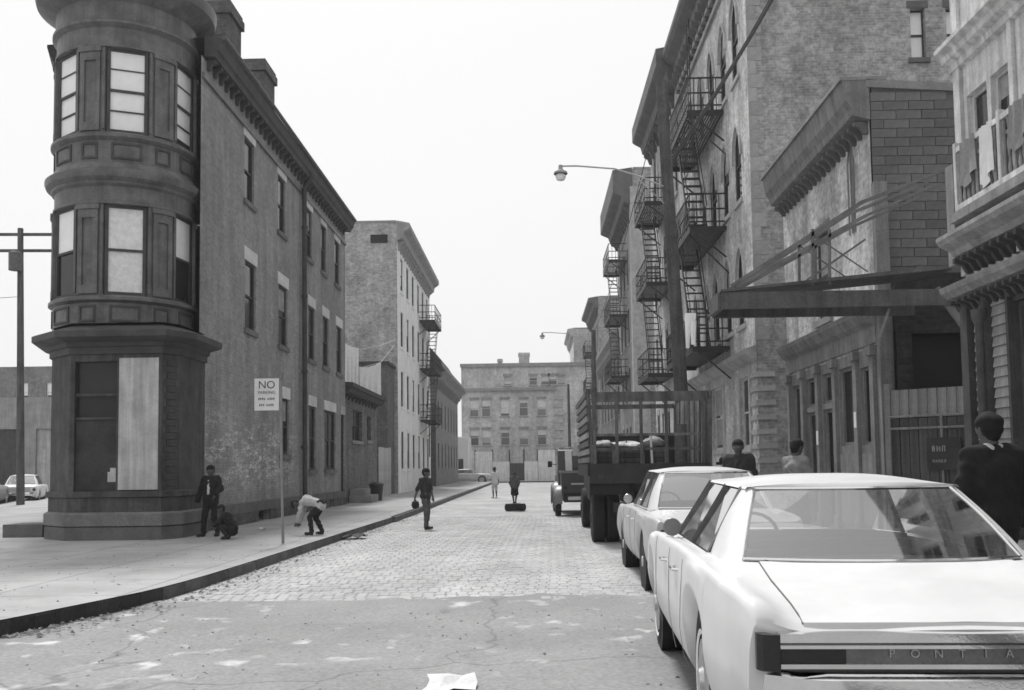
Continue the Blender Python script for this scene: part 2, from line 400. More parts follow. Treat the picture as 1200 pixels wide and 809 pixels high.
rest = MB(); cnt = 0; y = 11.06; row = 0
while y < 30:
    x = kerb_x(y)+.10+ (0 if row % 2 == 0 else .035)
    while x < 3.2:
        jx, jy, jz = rx.uniform(-.006, .006), rx.uniform(-.008, .008), rx.uniform(-.004, .004)
        if -4.2 < x < 1.9 and cnt < 300:
            o = piece('sett', rx.choice(smeshes), street, Matrix.Translation((x+jx, y+jy, -.004+jz)) @ Matrix.Rotation(rx.uniform(-.04, .04), 4, 'Z')); cnt += 1
        else:
            t, b_ = sett_mesh(rx); a = rx.uniform(-.04, .04); ca, sa = math.cos(a), math.sin(a)
            rest.add([(x+jx+p[0]*ca-p[1]*sa, y+jy+p[0]*sa+p[1]*ca, -.004+jz+p[2]) for p in b_+t], [(4, 5, 6, 7), (0, 1, 5, 4), (1, 2, 6, 5), (2, 3, 7, 6), (3, 0, 4, 7)])
        x += .132
    y += .232; row += 1
ro = rest.build('setts', MATS['granite_sett_rest'], street); ro['kind'] = 'stuff'

LK0 = [(-3.85, 93), (-3.95, 27), (-4.08, 20.5), (-4.18, 14.5), (-4.27, 11.3), (-4.62, 9.9), (-4.9, 8.8), (-5.2, 8.0), (-5.9, 7.1), (-7, 6.5), (-8.3, 6.3), (-9.4, 6.8), (-10.3, 8.0), (-15.4, 21), (-24.7, 45), (-43.3, 93)]
def chaikin(P):
    out = [P[0]]
    for a, b in zip(P, P[1:]): out += [tuple(a[i]*.75+b[i]*.25 for i in (0, 1)), tuple(a[i]*.25+b[i]*.75 for i in (0, 1))]
    return out+[P[-1]]
core = chaikin(chaikin(LK0[3:14])); LK = LK0[:3]+core+LK0[14:]; nA, nB = 3, 3+len(core)-1
lw = sheet('left_sidewalk', LK, .15, WALK)
rw = sheet('right_sidewalk', [(3.3, -20), (9, -20), (9, 92), (3.3, 92)], .15, WALK)
bwk = sheet('far_sidewalk', [(-40, 97.5), (30, 97.5), (30, 112), (-40, 112)], .12, WALK)
# kerbstones
def kerb_line(parent, pts, inward, dark_upto=None):
    L = []
    for (x0, y0), (x1, y1) in zip(pts, pts[1:]):
        d = math.hypot(x1-x0, y1-y0); n = max(1, round(d/1.4))
        for k in range(n):
            L.append(((x0+(x1-x0)*k/n, y0+(y1-y0)*k/n), (x0+(x1-x0)*(k+1)/n, y0+(y1-y0)*(k+1)/n)))
    for i, (a, b) in enumerate(L):
        A = Vector((*a, 0)); B = Vector((*b, 0)); d = (B-A); ln = d.length; d.normalize(); nrm = Vector((-d.y, d.x, 0))*inward
        m = MB(); j = rx.uniform(-.006, .006); e = rx.uniform(-.014, -.008); c = .012
        A2, B2 = A+d*.003+nrm*j, B-d*.003+nrm*j
        prof = [(-.004, -.05), (-.004, .15+e-c), (c, .154+e), (.15, .154+e), (.15, -.05)]
        m.prism([A2+nrm*q[0]+Z3*q[1] for q in prof], B2-A2)
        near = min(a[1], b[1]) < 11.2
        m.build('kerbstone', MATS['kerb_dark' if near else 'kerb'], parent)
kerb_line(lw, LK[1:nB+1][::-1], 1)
kerb_line(rw, [(3.3, 2), (3.3, 40)], -1)
mk = MB()
for a, b in ((LK[0], LK[1]), (LK[nB], LK[nB+1]), (LK[nB+1], LK[nB+2])): mk.bar((*a, .05), (*b, .05), .16, .2)
mk.build('kerb_run', MATS['kerb'], lw)
mk = MB().bar((3.3, 40, .05), (3.3, 92, .05), .16, .2); mk.bar((3.3, -20, .05), (3.3, 2, .05), .16, .2); mk.build('kerb_run', MATS['kerb'], rw)

# ragged asphalt lapping over the first courses of setts
m = MB(); n_ = 90; rr = random.Random(8); up_ = []; v_ = .1
for i in range(n_+1):
    v_ = min(.42, max(.0, v_+rr.uniform(-.1, .1))); x = kerb_x(11)-.05+(3.3-kerb_x(11))*i/n_; up_.append((x, 10.98+v_, .0085))
m.grid([[(p[0], 10.1, -.0118) for p in up_], [(p[0], 10.5, -.006) for p in up_], [(p[0], 10.93, .0075) for p in up_], up_, [(p[0], p[1]+.03, -.002) for p in up_]])
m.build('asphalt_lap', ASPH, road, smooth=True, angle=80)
# grit and scraps in the gutters and on the pavement
gr = MB(); rr = random.Random(21)
def bit(x, y, z, s_):
    a = rr.uniform(0, 6.3); ca, sa = math.cos(a)*s_, math.sin(a)*s_; e = rr.uniform(.3, 1)
    gr.add([(x+ca, y+sa, z), (x-sa*e, y+ca*e, z), (x-ca, y-sa, z), (x+sa*e, y-ca*e, z), (x, y, z+s_*rr.uniform(.3, .8))], [(0, 1, 4), (1, 2, 4), (2, 3, 4), (3, 0, 4)])
for k in range(900):
    y = 8.8+27*rr.random()**1.6; bit(kerb_x(y)+.03+abs(rr.gauss(0, .22)), y, .006, rr.uniform(.008, .035))
for k in range(500):
    y = 9+20*rr.random(); x = kerb_x(y)-.2-rr.random()*3.2; bit(x, y, .151, rr.uniform(.006, .02))
for k in range(400): bit(rr.uniform(-4, 3), rr.uniform(5.5, 10.9), -.011, rr.uniform(.005, .02))
tag(gr.build('street_grit', M('grit', .2, .9, .5, 3, .4)), kind='stuff')

# ================================================================== LEFT: CORNER BUILDING WITH TURRET
def chalk(g, x, co):
    s = g.sep(g.coord('UV'))
    wv = g.n.nodes.new('ShaderNodeCombineXYZ'); g.n.links.new(g.math('MULTIPLY', s[0], 1.4), wv.inputs[0]); g.n.links.new(g.math('MULTIPLY', s[1], 4.2), wv.inputs[1])
    n1 = g.noise(wv.outputs[0], 2.2, 3, .55, .9); n2 = g.noise(wv.outputs[0], .55, 3, .6)
    band = g.math('MULTIPLY', g.ramp(s[1], .9, 1.3), g.ramp(s[1], 2.2, 3.2, 1, 0)); rng = g.ramp(s[0], 28.5, 30, 1, 0)
    mk_ = g.math('MULTIPLY', g.math('MULTIPLY', g.math('ADD', g.ramp(g.math('ABSOLUTE', g.math('SUBTRACT', n1, .5)), .008, .03, 1, 0), g.ramp(n1, .585, .62, 0, 1)), g.ramp(n2, .43, .55)), g.math('MULTIPLY', band, rng))
    return g.math('ADD', x, g.math('MULTIPLY', mk_, .34))
BRICK('brick_painted_left', .262, .30, .12, ms=.010, n=.14, streak=.16, bump=.5, extra=chalk, n2=.07, fn=.13)
BRICK('brick_brown', .11, .13, .2)
M('turret_wood', .118, .45, .35, 2.5, .22, bump=.12, sp=.35, streak=.15); M('turret_trim', .058, .65, .3, 2.5, .18, sp=.35); M('shop_wood', .06, .7, .35, 2.5, .25, streak=.25)
M('band_stone', .15, .85, .28, 2, .18, rnd=.1); M('board_pale', .42, .8, .18, 2, .08, streak=.2); M('board_dark', .045, .8, .35, 2, .2)
XL = -7.3
cb = thing('corner_building', 'three storey brick corner building with round dark bay turret above a boarded shopfront', 'building', (-8.5, 21, 0))
FL = Fr((XL, 0, 0), (1, 0, 0))        # u = y
wins3 = [(24.15, 25.0), (27.4, 28.25), (30.95, 31.7), (33.1, 33.9), (35.4, 36.3)]
ops = []; spec_w = []
for a, b in wins3: spec_w.append((a, b, 8.45, 10.1))
for a, b in [(24.25, 25.2), (27.5, 28.5), (31.2, 32.1), (33.35, 34.3), (35.7, 36.7)]: spec_w.append((a, b, 5.13, 6.9))
for a, b in [(27.7, 28.7), (31.3, 32.25), (33.65, 35.5)]: spec_w.append((a, b, 1.5 if a > 30 else 1.95, 3.6))
door = (36.5, 37.25, .45, 3.6)
base_ops = [(25.4, 26.5, .16, .43), (34.3, 35.0, .16, .43)]
mw = MB().wall(FL, 20.6, 37.4, .1, 4.4, [s[:4] for s in spec_w if s[2] < 4]+[door]+base_ops, .2).wall(FL, 20.9, 37.4, 4.4, 10.8, [s[:4] for s in spec_w if s[2] > 4], .2)
# left wall along the other street, rear wall and roof
D2 = Vector((-.388, 1, 0)).normalized(); N2 = Vector((-D2.y, D2.x, 0))
FW = Fr((-10.55, 21.2, 0), N2)
lops = [(-u-1, -u, z0, z1) for u in (3.2, 6.4, 9.6, 12.8, 16) for z0, z1 in ((5.13, 6.9), (8.45, 10.1), (1.6, 3.6))]
mw.wall(FW, -18.7, 0, .1, 10.8, lops, .2)
e2 = FW.p(-18.7, 0)
mw.quad((XL, 37.4, 0), (e2.x, 37.4, 0), (e2.x, 37.4, 11.2), (XL, 37.4, 11.2))
mw.build('wall', MATS['brick_painted_left'], cb)
MB().quad((XL, 21.0, 11.25), (XL, 37.4, 11.25), (e2.x, 37.4, 11.25), (-10.55, 21.2, 11.25)).build('roof', MATS['tar_roof'], cb)
for i, s in enumerate(spec_w):
    wide = s[1]-s[0] > 1.5
    window(cb, FL, *s, set_in=.05, style='cross' if wide else 'sash', sill=MATS['band_stone'], lintel=MATS['lintel_white'], lh=.34, over=.1,
           blind=MATS['curtain'] if i % 4 == 2 else None, bfrac=(0, .8))
window(cb, FL, *door, set_in=.06, style='plain', lintel=MATS['stone_light'], lh=.32, pane=MATS['board_dark'])
for o in base_ops: window(cb, FL, *o, set_in=.15, style='plain')
for o in lops: window(cb, FW, *o, set_in=.17, sill=MATS['band_stone'], lintel=MATS['stone_light'], lh=.34)
# light stone water table, darker plinth below
mb = MB()
mb.fbox(FL, 20.95, 37.4, .44, .68, .002, .06); mb.fbox(FW, -18.6, -.1, .44, .68, .002, .06); mb.build('water_table', MATS['band_stone'], cb)
mb = MB()
for a, b in ((20.95, 25.38), (26.52, 34.28), (35.02, 37.4)): mb.fbox(FL, a, b, .12, .44, .002, .05)
mb.build('plinth', MATS['brick_brown'], cb)
# cornice with brackets along both streets
def cornice(parent, fr, u0, u1, z, mat, prof, br=.62, bsz=(.14, .3, .32), bmat=None, name='cornice'):
    m = MB(); m.prism([fr.p(u0, z+q[1], q[0]) for q in prof], fr.U*(u1-u0)); m.build(name, mat, parent)
    if br:
        w_, dpt, h_ = bsz
        me = MB().prism([(-w_/2, 0, 0), (-w_/2, -dpt, 0), (-w_/2, -dpt, -h_*.3), (-w_/2, -dpt*.55, -h_*.5), (-w_/2, -dpt*.3, -h_), (-w_/2, 0, -h_)], (w_, 0, 0)).mesh('bracket', bmat or mat)
        n = int((u1-u0)/br)
        for k in range(n): piece('bracket', me, parent, fr.mat(u0+br*(k+.5), z-.004, .0))
LCP = [(0, 0), (.24, 0), (.27, .12), (.32, .16), (.38, .36), (.38, .42), (0, .5)]
cornice(cb, FL, 21.1, 37.45, 10.85, MATS['turret_trim'], LCP, .42, (.1, .2, .24))
cornice(cb, FW, -18.6, -.2, 10.85, MATS['turret_trim'], LCP)
mb = MB(); mb.fbox(FL, 20.95, 37.4, 10.3, 10.42, .002, .06); mb.build('frieze_band', MATS['turret_wood'], cb)
MB().tube([FL.p(21.2, 11.33, .42), FL.p(27, 11.31, .42), FL.p(37.4, 11.29, .42)], .055, 8).build('gutter', MATS['iron_worn'], cb, smooth=True)
dp = MB().tube([FL.p(30.15, 10.9, .38), FL.p(30.1, 10.7, .3), FL.p(30.1, 10.45, .13), FL.p(30.2, .3, .13), FL.p(30.2, .2, .2)], .075, 10)
for z in (2.2, 4.6, 7, 9.2): dp.lathe([(.09, -.06), (.1, -.04), (.1, .04), (.09, .06)], FL.p(30.15, z, .13), 10)
dp.build('drainpipe', MATS['turret_trim'], cb, smooth=True)
def chimney(parent, c, wx, wy, z0, z1, mat):
    m = MB(); x, y = c
    m.box((x-wx/2, y-wy/2, z0), (x+wx/2, y+wy/2, z1-.35)); m.box((x-wx/2-.07, y-wy/2-.07, z1-.35), (x+wx/2+.07, y+wy/2+.07, z1-.12)); m.box((x-wx/2-.03, y-wy/2-.03, z1-.12), (x+wx/2+.03, y+wy/2+.03, z1))
    m.build('chimney', mat, parent)
q = atX(268, 20, -7.75); chimney(cb, (-7.95, q.y), .75, 1.0, 10.9, q.z+.2, MATS['brick_brown'])
q = atX(310, 92, -7.75); chimney(cb, (-8.0, q.y), .8, 1.1, 10.9, q.z+.35, MATS['brick_brown'])
# --- turret
TC = Vector((-9.0, 21.0, 0)); TR = 1.45; A0 = math.atan2(-21.0, 9.0)
mt = MB()
def band(prof, name, mat, smooth=True, n=64): MB().lathe(prof, TC, n).build(name, mat, cb, smooth=smooth, angle=28)
band([(TR-.22, 5.14), (TR-.22, 7.12)], 'turret_core', MATS['black'], n=48); band([(TR-.22, 8.6), (TR-.22, 10.45)], 'turret_core', MATS['black'], n=48)
band([(TR+.0, 4.4), (TR, 5.0), (TR+.03, 5.02), (TR+.09, 5.05), (TR+.09, 5.11), (TR+.02, 5.16), (TR-.1, 5.17)], 'sill_band', MATS['turret_wood'])
band([(TR-.1, 7.07), (TR+.03, 7.08), (TR+.03, 7.13), (TR, 7.15), (TR, 7.45), (TR+.06, 7.5), (TR+.07, 7.55), (TR+.17, 7.62), (TR+.2, 7.7), (TR+.2, 7.76), (TR+.08, 7.84), (TR+.03, 7.95), (TR, 7.97), (TR, 8.42), (TR+.03, 8.44), (TR+.09, 8.49), (TR+.09, 8.55), (TR+.02, 8.6), (TR-.1, 8.61)], 'belt_cornice', MATS['turret_wood'])
band([(TR-.1, 10.42), (TR+.03, 10.43), (TR+.03, 10.48), (TR, 10.5), (TR, 10.85), (TR+.05, 10.9), (TR+.09, 10.93), (TR+.09, 10.99), (TR+.03, 11.03), (TR+.03, 11.42), (TR+.1, 11.47), (TR+.24, 11.55), (TR+.42, 11.68), (TR+.46, 11.85), (TR+.46, 11.93), (TR-.2, 12.1), (.02, 12.9)], 'turret_cornice', MATS['turret_wood'])
HW, PH = R(17.2), R(30)
wlist = []
for lev, (z0, z1) in enumerate(((5.17, 7.08), (8.61, 10.43))):
    for k in range(6):
        a = A0+k*R(60)
        n_ = Vector((math.cos(a), math.sin(a), 0)); ch = (TR-.02)*math.cos(HW); fr = Fr(TC+n_*ch, n_); hw = (TR-.02)*math.sin(HW)
        bl = None; bf = (1, 1)
        if k in (0, 1, 5):
            if lev == 1: bl = MATS['blind']; bf = (1, 1) if k != 1 else (.85, 1)
            else: bl = MATS['blind_lace'] if k == 0 else MATS['blind']; bf = (1, 1) if k == 0 else (0, 1)
        window(cb, fr, -hw+.02, hw-.02, z0, z1, set_in=.0, frame=MATS['turret_trim'], blind=bl, bfrac=bf, style='hbar' if lev == 1 else 'sash')
        # pier between windows: curved, with raised pilaster and recessed field
        b0, b1 = a+HW, a+R(60)-HW
        m = MB(); m.lathe([(TR, z0-.01), (TR, z1+.01)], TC, 10, b0, b1)
        for e in (b0, b1): m.quad(TC+Vector((math.cos(e)*TR, math.sin(e)*TR, z0)), TC+Vector((math.cos(e)*(TR-.12), math.sin(e)*(TR-.12), z0)), TC+Vector((math.cos(e)*(TR-.12), math.sin(e)*(TR-.12), z1)), TC+Vector((math.cos(e)*TR, math.sin(e)*TR, z1)))
        m.build('turret_pier', MATS['turret_wood'], cb, smooth=True)
        mid = (b0+b1)/2; hwp = R(8.6)
        def arc(m, r0, r1, za, zb, aa, ab, n=5):
            m.lathe([(r0, za), (r1, za), (r1, zb), (r0, zb)], TC, n, aa, ab)
            for e in (aa, ab):
                c_, s_ = math.cos(e), math.sin(e)
                m.quad(*[TC+Vector((c_*r, s_*r, z)) for r, z in ((r0, za), (r1, za), (r1, zb), (r0, zb))])
        m = MB()
        arc(m, TR, TR+.045, z0+.02, z0+.2, mid-hwp, mid+hwp); arc(m, TR, TR+.045, z1-.3, z1-.02, mid-hwp, mid+hwp); arc(m, TR+.045, TR+.075, z1-.12, z1-.02, mid-hwp-.02, mid+hwp+.02)
        arc(m, TR, TR+.04, z0+.2, z1-.3, mid-hwp, mid-hwp*.55); arc(m, TR, TR+.04, z0+.2, z1-.3, mid+hwp*.55, mid+hwp)
        arc(m, TR, TR+.035, z0+.05, z1-.03, b0+.004, b0+R(2.2), 2); arc(m, TR, TR+.035, z0+.05, z1-.03, b1-R(2.2), b1-.004, 2)
        m.build('pilaster', MATS['turret_wood'], cb)
        # frames of the panels in the band below
        for ca, hw_ in ((a, R(12)), (a+R(30), R(7))):
            zb0, zb1 = (4.6, 4.95) if lev == 0 else (8.03, 8.38)
            m = MB(); t = .045
            arc(m, TR+.001, TR+.025, zb0, zb0+t, ca-hw_, ca+hw_); arc(m, TR+.001, TR+.025, zb1-t, zb1, ca-hw_, ca+hw_)
            arc(m, TR+.001, TR+.025, zb0+t, zb1-t, ca-hw_, ca-hw_+.03, 1); arc(m, TR+.001, TR+.025, zb0+t, zb1-t, ca+hw_-.03, ca+hw_, 1)
            m.build('panel', MATS['turret_trim'], cb)
# --- shopfront base
PB = [Vector(p) for p in ((-10.5, 21.3, 0), (-9.98, 19.75, 0), (-9.27, 19.1, 0), (-7.42, 19.1, 0), (-7.2, 19.5, 0), (-7.2, 21.0, 0))]
def seg(i):
    a, b = PB[i], PB[i+1]; d = (b-a); n_ = Vector((d.y, -d.x, 0)).normalized(); return Fr(a, n_), d.length
def offs(pts, o):
    out = []
    for i, p in enumerate(pts):
        ns = []
        for a, b in ((i-1, i), (i, i+1)):
            if 0 <= a and b < len(pts): d = (pts[b]-pts[a]).normalized(); ns.append(Vector((d.y, -d.x, 0)))
        if len(ns) == 2:
            n_ = (ns[0]+ns[1]); n_ *= 2/ n_.length_squared if n_.length_squared else 1
        else: n_ = ns[0]
        out.append(p+n_*o)
    return out
def ribbon(name, prof, mat, pts=PB):
    m = MB(); rows = [[q+Z3*z for q in offs(pts, o)] for o, z in prof]; m.grid(rows); return m.build(name, mat, cb)
f2, l2 = seg(2)
m = MB()
for i in range(5):
    fr, ln = seg(i)
    m.wall(fr, 0, ln, .12, 4.15, [(.09, ln-.09, 1.12, 3.72)] if i == 2 else ([(.18, ln-.22, 1.12, 3.72)] if i == 0 else []), .16)
m.build('shopfront_frame', MATS['shop_wood'], cb)
ribbon('shop_plinth', [(.0, .1), (.09, .1), (.09, .4), (.06, .42)], MATS['stone_dark'])
ribbon('water_table', [(.0, .42), (.11, .43), (.11, .66), (.05, .7), (0, .7)], MATS['band_stone'])
ribbon('shop_base', [(.03, .7), (.03, .98), (.07, 1.0), (.07, 1.1), (0, 1.12)], MATS['shop_wood'])
ribbon('shop_cornice', [(0, 3.86), (.05, 3.87), (.05, 4.0), (.1, 4.02), (.12, 4.1), (.34, 4.16), (.38, 4.18), (.38, 4.3), (.32, 4.33), (-.2, 4.5), (-.6, 4.52)], MATS['turret_trim'])
MB().quad(*[p+Z3*4.5 for p in PB]).build('bay_floor', MATS['turret_trim'], cb)
# display window: dark glazing over a dark board, and a pale board nailed over the right half
mid = l2*.52
m = MB(); m.fbox(f2, mid-.03, mid+.03, 1.12, 3.72, -.14, -.02); m.fbox(f2, .09, mid-.03, 3.02, 3.08, -.14, -.04); m.fbox(f2, .09, mid-.03, 2.55, 2.6, -.14, -.04); sw = m.build('shop_mullion', MATS['shop_wood'], cb)
MB().fbox(f2, .09, mid-.03, 2.6, 3.02, -.15, -.11).build('pane', MATS['pane'], cb); MB().fbox(f2, .09, mid-.03, 3.08, 3.72, -.15, -.11).build('pane', MATS['pane'], cb)
MB().fbox(f2, .09, mid-.03, 1.12, 2.55, -.15, -.07).build('dark_board', MATS['board_dark'], cb)
MB().fbox(f2, mid+.03, l2-.06, 1.14, 3.78, -.08, .018).build('pale_board', MATS['board_pale'], cb)
m = MB(); m.fbox(f2, .75, .95, 1.3, 1.5, -.069, -.062); m.fbox(f2, .8, .93, 1.5, 1.58, -.069, -.062); m.build('torn_poster', MATS['stone_light'], cb)
# rusticated brick pier right of the display window
f3, l3 = seg(3)
me = MB().box((-.14, -.02, 0), (.14, 0, .115)).mesh('quoin', MATS['shop_wood'])
for k in range(22):
    z = .8+k*.135
    piece('quoin', me, cb, f3.mat(l3*.5+(.03 if k % 2 else -.03), z, 0))
f0, l0 = seg(0)
MB().fbox(f0, .18, l0-.22, 1.14, 3.7, -.12, -.06).build('grey_board', MATS['board_pale'], cb)
MB().box((-11.2, 20.2, .15), (-10.35, 21.0, .42)).build('side_step', MATS['stone_dark'], cb)

# ================================================================== LEFT ROW BEHIND
BRICK('brick_gable', .38, .41, .16, n=.2, streak=.1); BRICK('brick_dark_row', .12, .15, .2)
M('facade_pale', .86, .85, .1, 1.5, .1, streak=.15); M('facade_mid', .27, .85, .2, 1.5, .12, streak=.15); M('cornice_pale', .30, .8, .2, 2, .1)
BRICK('brick_mid', .17, .2, .2); BRICK('brick_shed', .15, .19, .2)
sh = thing('brick_shed', 'low flat roofed brick shed with dark window beside corner building', 'shed', (-9, 42, 0))
FS = Fr((-7.45, 0, 0), (1, 0, 0))
so = [(39.6, 41.9, 2.7, 4.0), (43.2, 44.2, 2.8, 3.9)]
MB().wall(FS, 37.45, 45.9, .1, 4.7, so, .2).quad((-7.45, 45.9, .1), (-13, 45.9, .1), (-13, 45.9, 5.3), (-7.45, 45.9, 4.7)).build('wall', MATS['brick_shed'], sh)
for o in so: window(sh, FS, *o, set_in=.12, style='cross', sill=MATS['stone_mid'])
MB().prism([(-7.0, 37.45, 4.72), (-7.0, 37.45, 4.9), (-12, 37.45, 5.4), (-12, 37.45, 5.2)], (0, 8.75, 0)).build('roof', MATS['tar_roof'], sh)
cornice(sh, FS, 37.5, 46.1, 4.5, MATS['wood_dark'], [(0, 0), (.25, .05), (.35, .2), (0, .2)], .8, (.1, .2, .22))
m = MB(); m.box((-7.4, 38.6, .15), (-6.5, 40.4, .45)); m.box((-7.4, 38.8, .45), (-6.8, 40.2, .7)); m.build('step', MATS['stone_mid'], sh)
pl = thing('trash_pail', 'dark metal trash pail on the steps of brick shed', 'pail', (-6.75, 41.4, .15))
MB().lathe([(.001, 0), (.24, 0), (.3, .62), (.31, .64), (.31, .68)], (-6.75, 41.4, .15), 16).build('body', MATS['iron'], pl, smooth=True)
MB().lathe([(.33, .66), (.33, .7), (.25, .76), (.05, .8), (.001, .8)], (-6.75, 41.4, .15), 16).build('lid', MATS['iron'], pl, smooth=True)
gt = thing('yard_fence', 'whitewashed upright board yard fence between shed and tall pale tenement', 'fence', (-7.4, 48, 0))
me = MB().box((-.12, -.02, 0), (.12, 0, 2.45)).mesh('board', MATS['wood_pale'])
FG = Fr((-7.4, 0, 0), (1, 0, 0))
for k in range(16):
    mt_ = FG.mat(46.1+k*.25, .12+rx.uniform(-.04, .04), rx.uniform(-.01, .01)); piece('board', me, gt, mt_)
for z in (.6, 2.1): MB().fbox(FG, 46, 50.1, z, z+.1, -.08, -.022).build('rail', MATS['wood_grey'], gt)
# lower wall portion with lean-to next to the pale tenement
lt = thing('brick_lean_to', 'narrow dark brick lean-to against the gable wall behind yard fence', 'lean-to', (-8.5, 51.5, 0))
MB().box((-9.9, 50.3, 0), (-7.6, 52.75, 7.0)).build('wall', MATS['brick_dark_row'], lt); MB().box((-10, 50.2, 7.0), (-7.5, 52.8, 7.15)).build('roof', MATS['tar_roof'], lt)

def row_house(name, label, y0, y1, X, H, side, wall, trim, floors, cols, gable=None, win_w=1.0, depth=12, frame='win_wood', cproj=.7, cmat=None, lintel='stone_light', gf=None, cat='building', group=None, pitch=None, cdrop=1.0):
    """street-row building; side=+1 right-hand row (faces -x), -1 left-hand row (faces +x)"""
    rt = thing(name, label, cat, (X+side*depth/2, (y0+y1)/2, 0), group)
    fr = Fr((X, 0, 0), (-side, 0, 0))
    ur = lambda a, b: (a, b) if side < 0 else (-b, -a)
    ops = []
    for (z0, z1) in floors:
        for c in cols: a, b = ur(c-win_w/2, c+win_w/2); ops.append((a, b, z0, z1))
    U0, U1 = ur(y0, y1)
    MB().wall(fr, U0, U1, .1, H, ops, .18).build('facade', wall, rt)
    Xb = X+side*depth
    m = MB().grid([[(X, y0, 0), (Xb, y0, 0), (Xb, y1, 0), (X, y1, 0)], [(X, y0, H), (Xb, y0, H), (Xb, y1, H), (X, y1, H)]]); m.build('side_wall', gable or wall, rt)
    MB().box((min(X, Xb)+.05, y0+.05, H-.1), (max(X, Xb)-.05, y1-.05, H-.02)).build('roof', MATS['tar_roof'], rt)
    MB().box((X+side*.05, y0-.02, H-.02), (Xb, y0+.3, H+.12)).build('coping', MATS['stone_mid'], rt)
    for i, o in enumerate(ops):
        window(rt, fr, *o, set_in=.05, frame=MATS[frame], sill=trim, lintel=trim if lintel else None, lh=.25, blind=MATS['blind'] if (i*7) % 5 == 1 else (MATS['curtain'] if (i*5) % 4 == 1 else None), bfrac=(0, 1) if i % 2 else (.6, 1))
    cornice(rt, fr, U0-.05, U1+.05, H-cdrop, cmat or trim, [(0, 0), (cproj*.45, .12), (cproj*.55, .45), (cproj*.9, .62), (cproj, .7), (cproj, cdrop-.05), (0, cdrop+.1)], .9, (.2, cproj*.42, .5))
    return rt, fr

def fire_escape(parent, fr, u0, u1, levels, out=1.05, stair_u=None, top_ladder=None, drop=None, mat=None, detail=True):
    """balconies at the given heights joined by steep stairs along the wall"""
    mat = mat or MATS['iron']
    for z in levels:
        m = MB()
        m.fbox(fr, u0, u1, z-.17, z, out-.05, out); m.fbox(fr, u0, u1, z-.1, z, .02, .07)
        for e in (u0, u1-.05): m.fbox(fr, e, e+.05, z-.17, z-.002, .07, out-.05)
        for k in range(12): n_ = .09+k*(out-.18)/11.6; m.fbox(fr, u0+.05, u1-.05, z-.035, z-.005, n_, n_+.055)
        for h in (.12, .5, .95):
            m.fbox(fr, u0, u1, z+h, z+h+.042, out-.035, out); m.fbox(fr, u0, u0+.035, z+h, z+h+.042, .03, out-.035); m.fbox(fr, u1-.035, u1, z+h, z+h+.042, .03, out-.035)
        np_ = max(2, int((u1-u0)/.24)) if detail else int((u1-u0)/.5)
        for k in range(np_+1): u = u0+.015+(u1-u0-.03)*k/np_; m.fbox(fr, u-.012, u+.012, z, z+.95, out-.028, out-.004)
        for e in (u0+.02, u1-.02):
            for n_ in (out*.2, out*.4, out*.6, out*.8): m.fbox(fr, e-.012, e+.012, z, z+.95, n_-.012, n_+.012)
            m.bar(fr.p(e, z-.1, out-.1), fr.p(e, z-.95, .02), .045)
        m.build('fire_escape_balcony', mat, parent)
    tr = MB().box((-.27, -.1, -.012), (.27, .1, .012)).mesh('tread', mat)
    lv = list(levels)
    for i, (a, b) in enumerate(zip(lv, lv[1:])):
        ua, ub = stair_u if i % 2 == 0 else stair_u
        n_ = out*.62; steps = int((b-a)/.27)
        m = MB()
        for s_ in (-.27, .27): m.bar(fr.p(ua, a, n_+s_), fr.p(ub, b, n_+s_), .03, .13); m.bar(fr.p(ua, a+.85, n_+s_), fr.p(ub, b+.85, n_+s_), .025)
        so_ = m.build('fire_escape_stair', mat, parent)
        for k in range(1, steps):
            t = k/steps; o = fr.p(ua+(ub-ua)*t, a+(b-a)*t, n_)
            mt_ = Matrix(((fr.N.x, fr.U.x, 0, 0), (fr.N.y, fr.U.y, 0, 0), (0, 0, 1, 0), (0, 0, 0, 1))); mt_.translation = o
            tq = bpy.data.objects.new('tread', tr); COL.objects.link(tq); tq.parent = so_; tq.matrix_local = Matrix.Translation(-ORG[so_.name]) @ mt_
    if top_ladder or drop:
        m = MB()
        for (ua, za, zb) in [q for q in (top_ladder, drop) if q]:
            for s_ in (-.2, .2): m.bar(fr.p(ua+s_, za, .25), fr.p(ua+s_, zb, .25), .035)
            for k in range(int((zb-za)/.3)): m.bar(fr.p(ua-.2, za+.15+k*.3, .25), fr.p(ua+.2, za+.15+k*.3, .25), .022)
        m.build('fire_escape_ladder', mat, parent)

wt, fwt = row_house('pale_tenement', 'tall tenement with pale street front, plain grey brick gable and fire escapes', 52.8, 69.6, -7.4, 15.2, -1, MATS['facade_pale'], MATS['facade_pale'],
    [(1.5, 3.6), (5.0, 7.0), (8.4, 10.4), (11.6, 13.5)], [54.6, 57.2, 59.8, 62.6, 65.2, 67.8], gable=MATS['brick_gable'], cmat=MATS['cornice_pale'])
fire_escape(wt, fwt, 63.0, 67.5, [4.7, 8.1, 11.3], stair_u=(63.6, 66.2), detail=False, drop=(66.5, 2.3, 4.7))
va_, vb_ = atY(434, 275, 52.7), atY(454, 284, 52.7)
MB().box((va_.x, 52.74, vb_.z), (vb_.x, 52.8, va_.z)).build('vent', MATS['black'], wt)
rh, frh = row_house('mansard_row_house', 'dark lower row house with flared mansard roof beyond pale tenement', 73.5, 95, -7.4, 9.2, -1, MATS['facade_mid'], MATS['stone_mid'], [(1.6, 3.5), (4.8, 6.8)], [75.5, 78.5, 81.5, 84.5, 87.5, 90.5, 93.3], gable=MATS['brick_dark_row'], cproj=.9)
MB().prism([(-6.6, 73.4, 8.9), (-7.6, 73.4, 10.6), (-9.2, 73.4, 12.0), (-14, 73.4, 12.0), (-14, 73.4, 8.9)], (0, 14, 0)).build('mansard_roof', MATS['tar_roof'], rh)
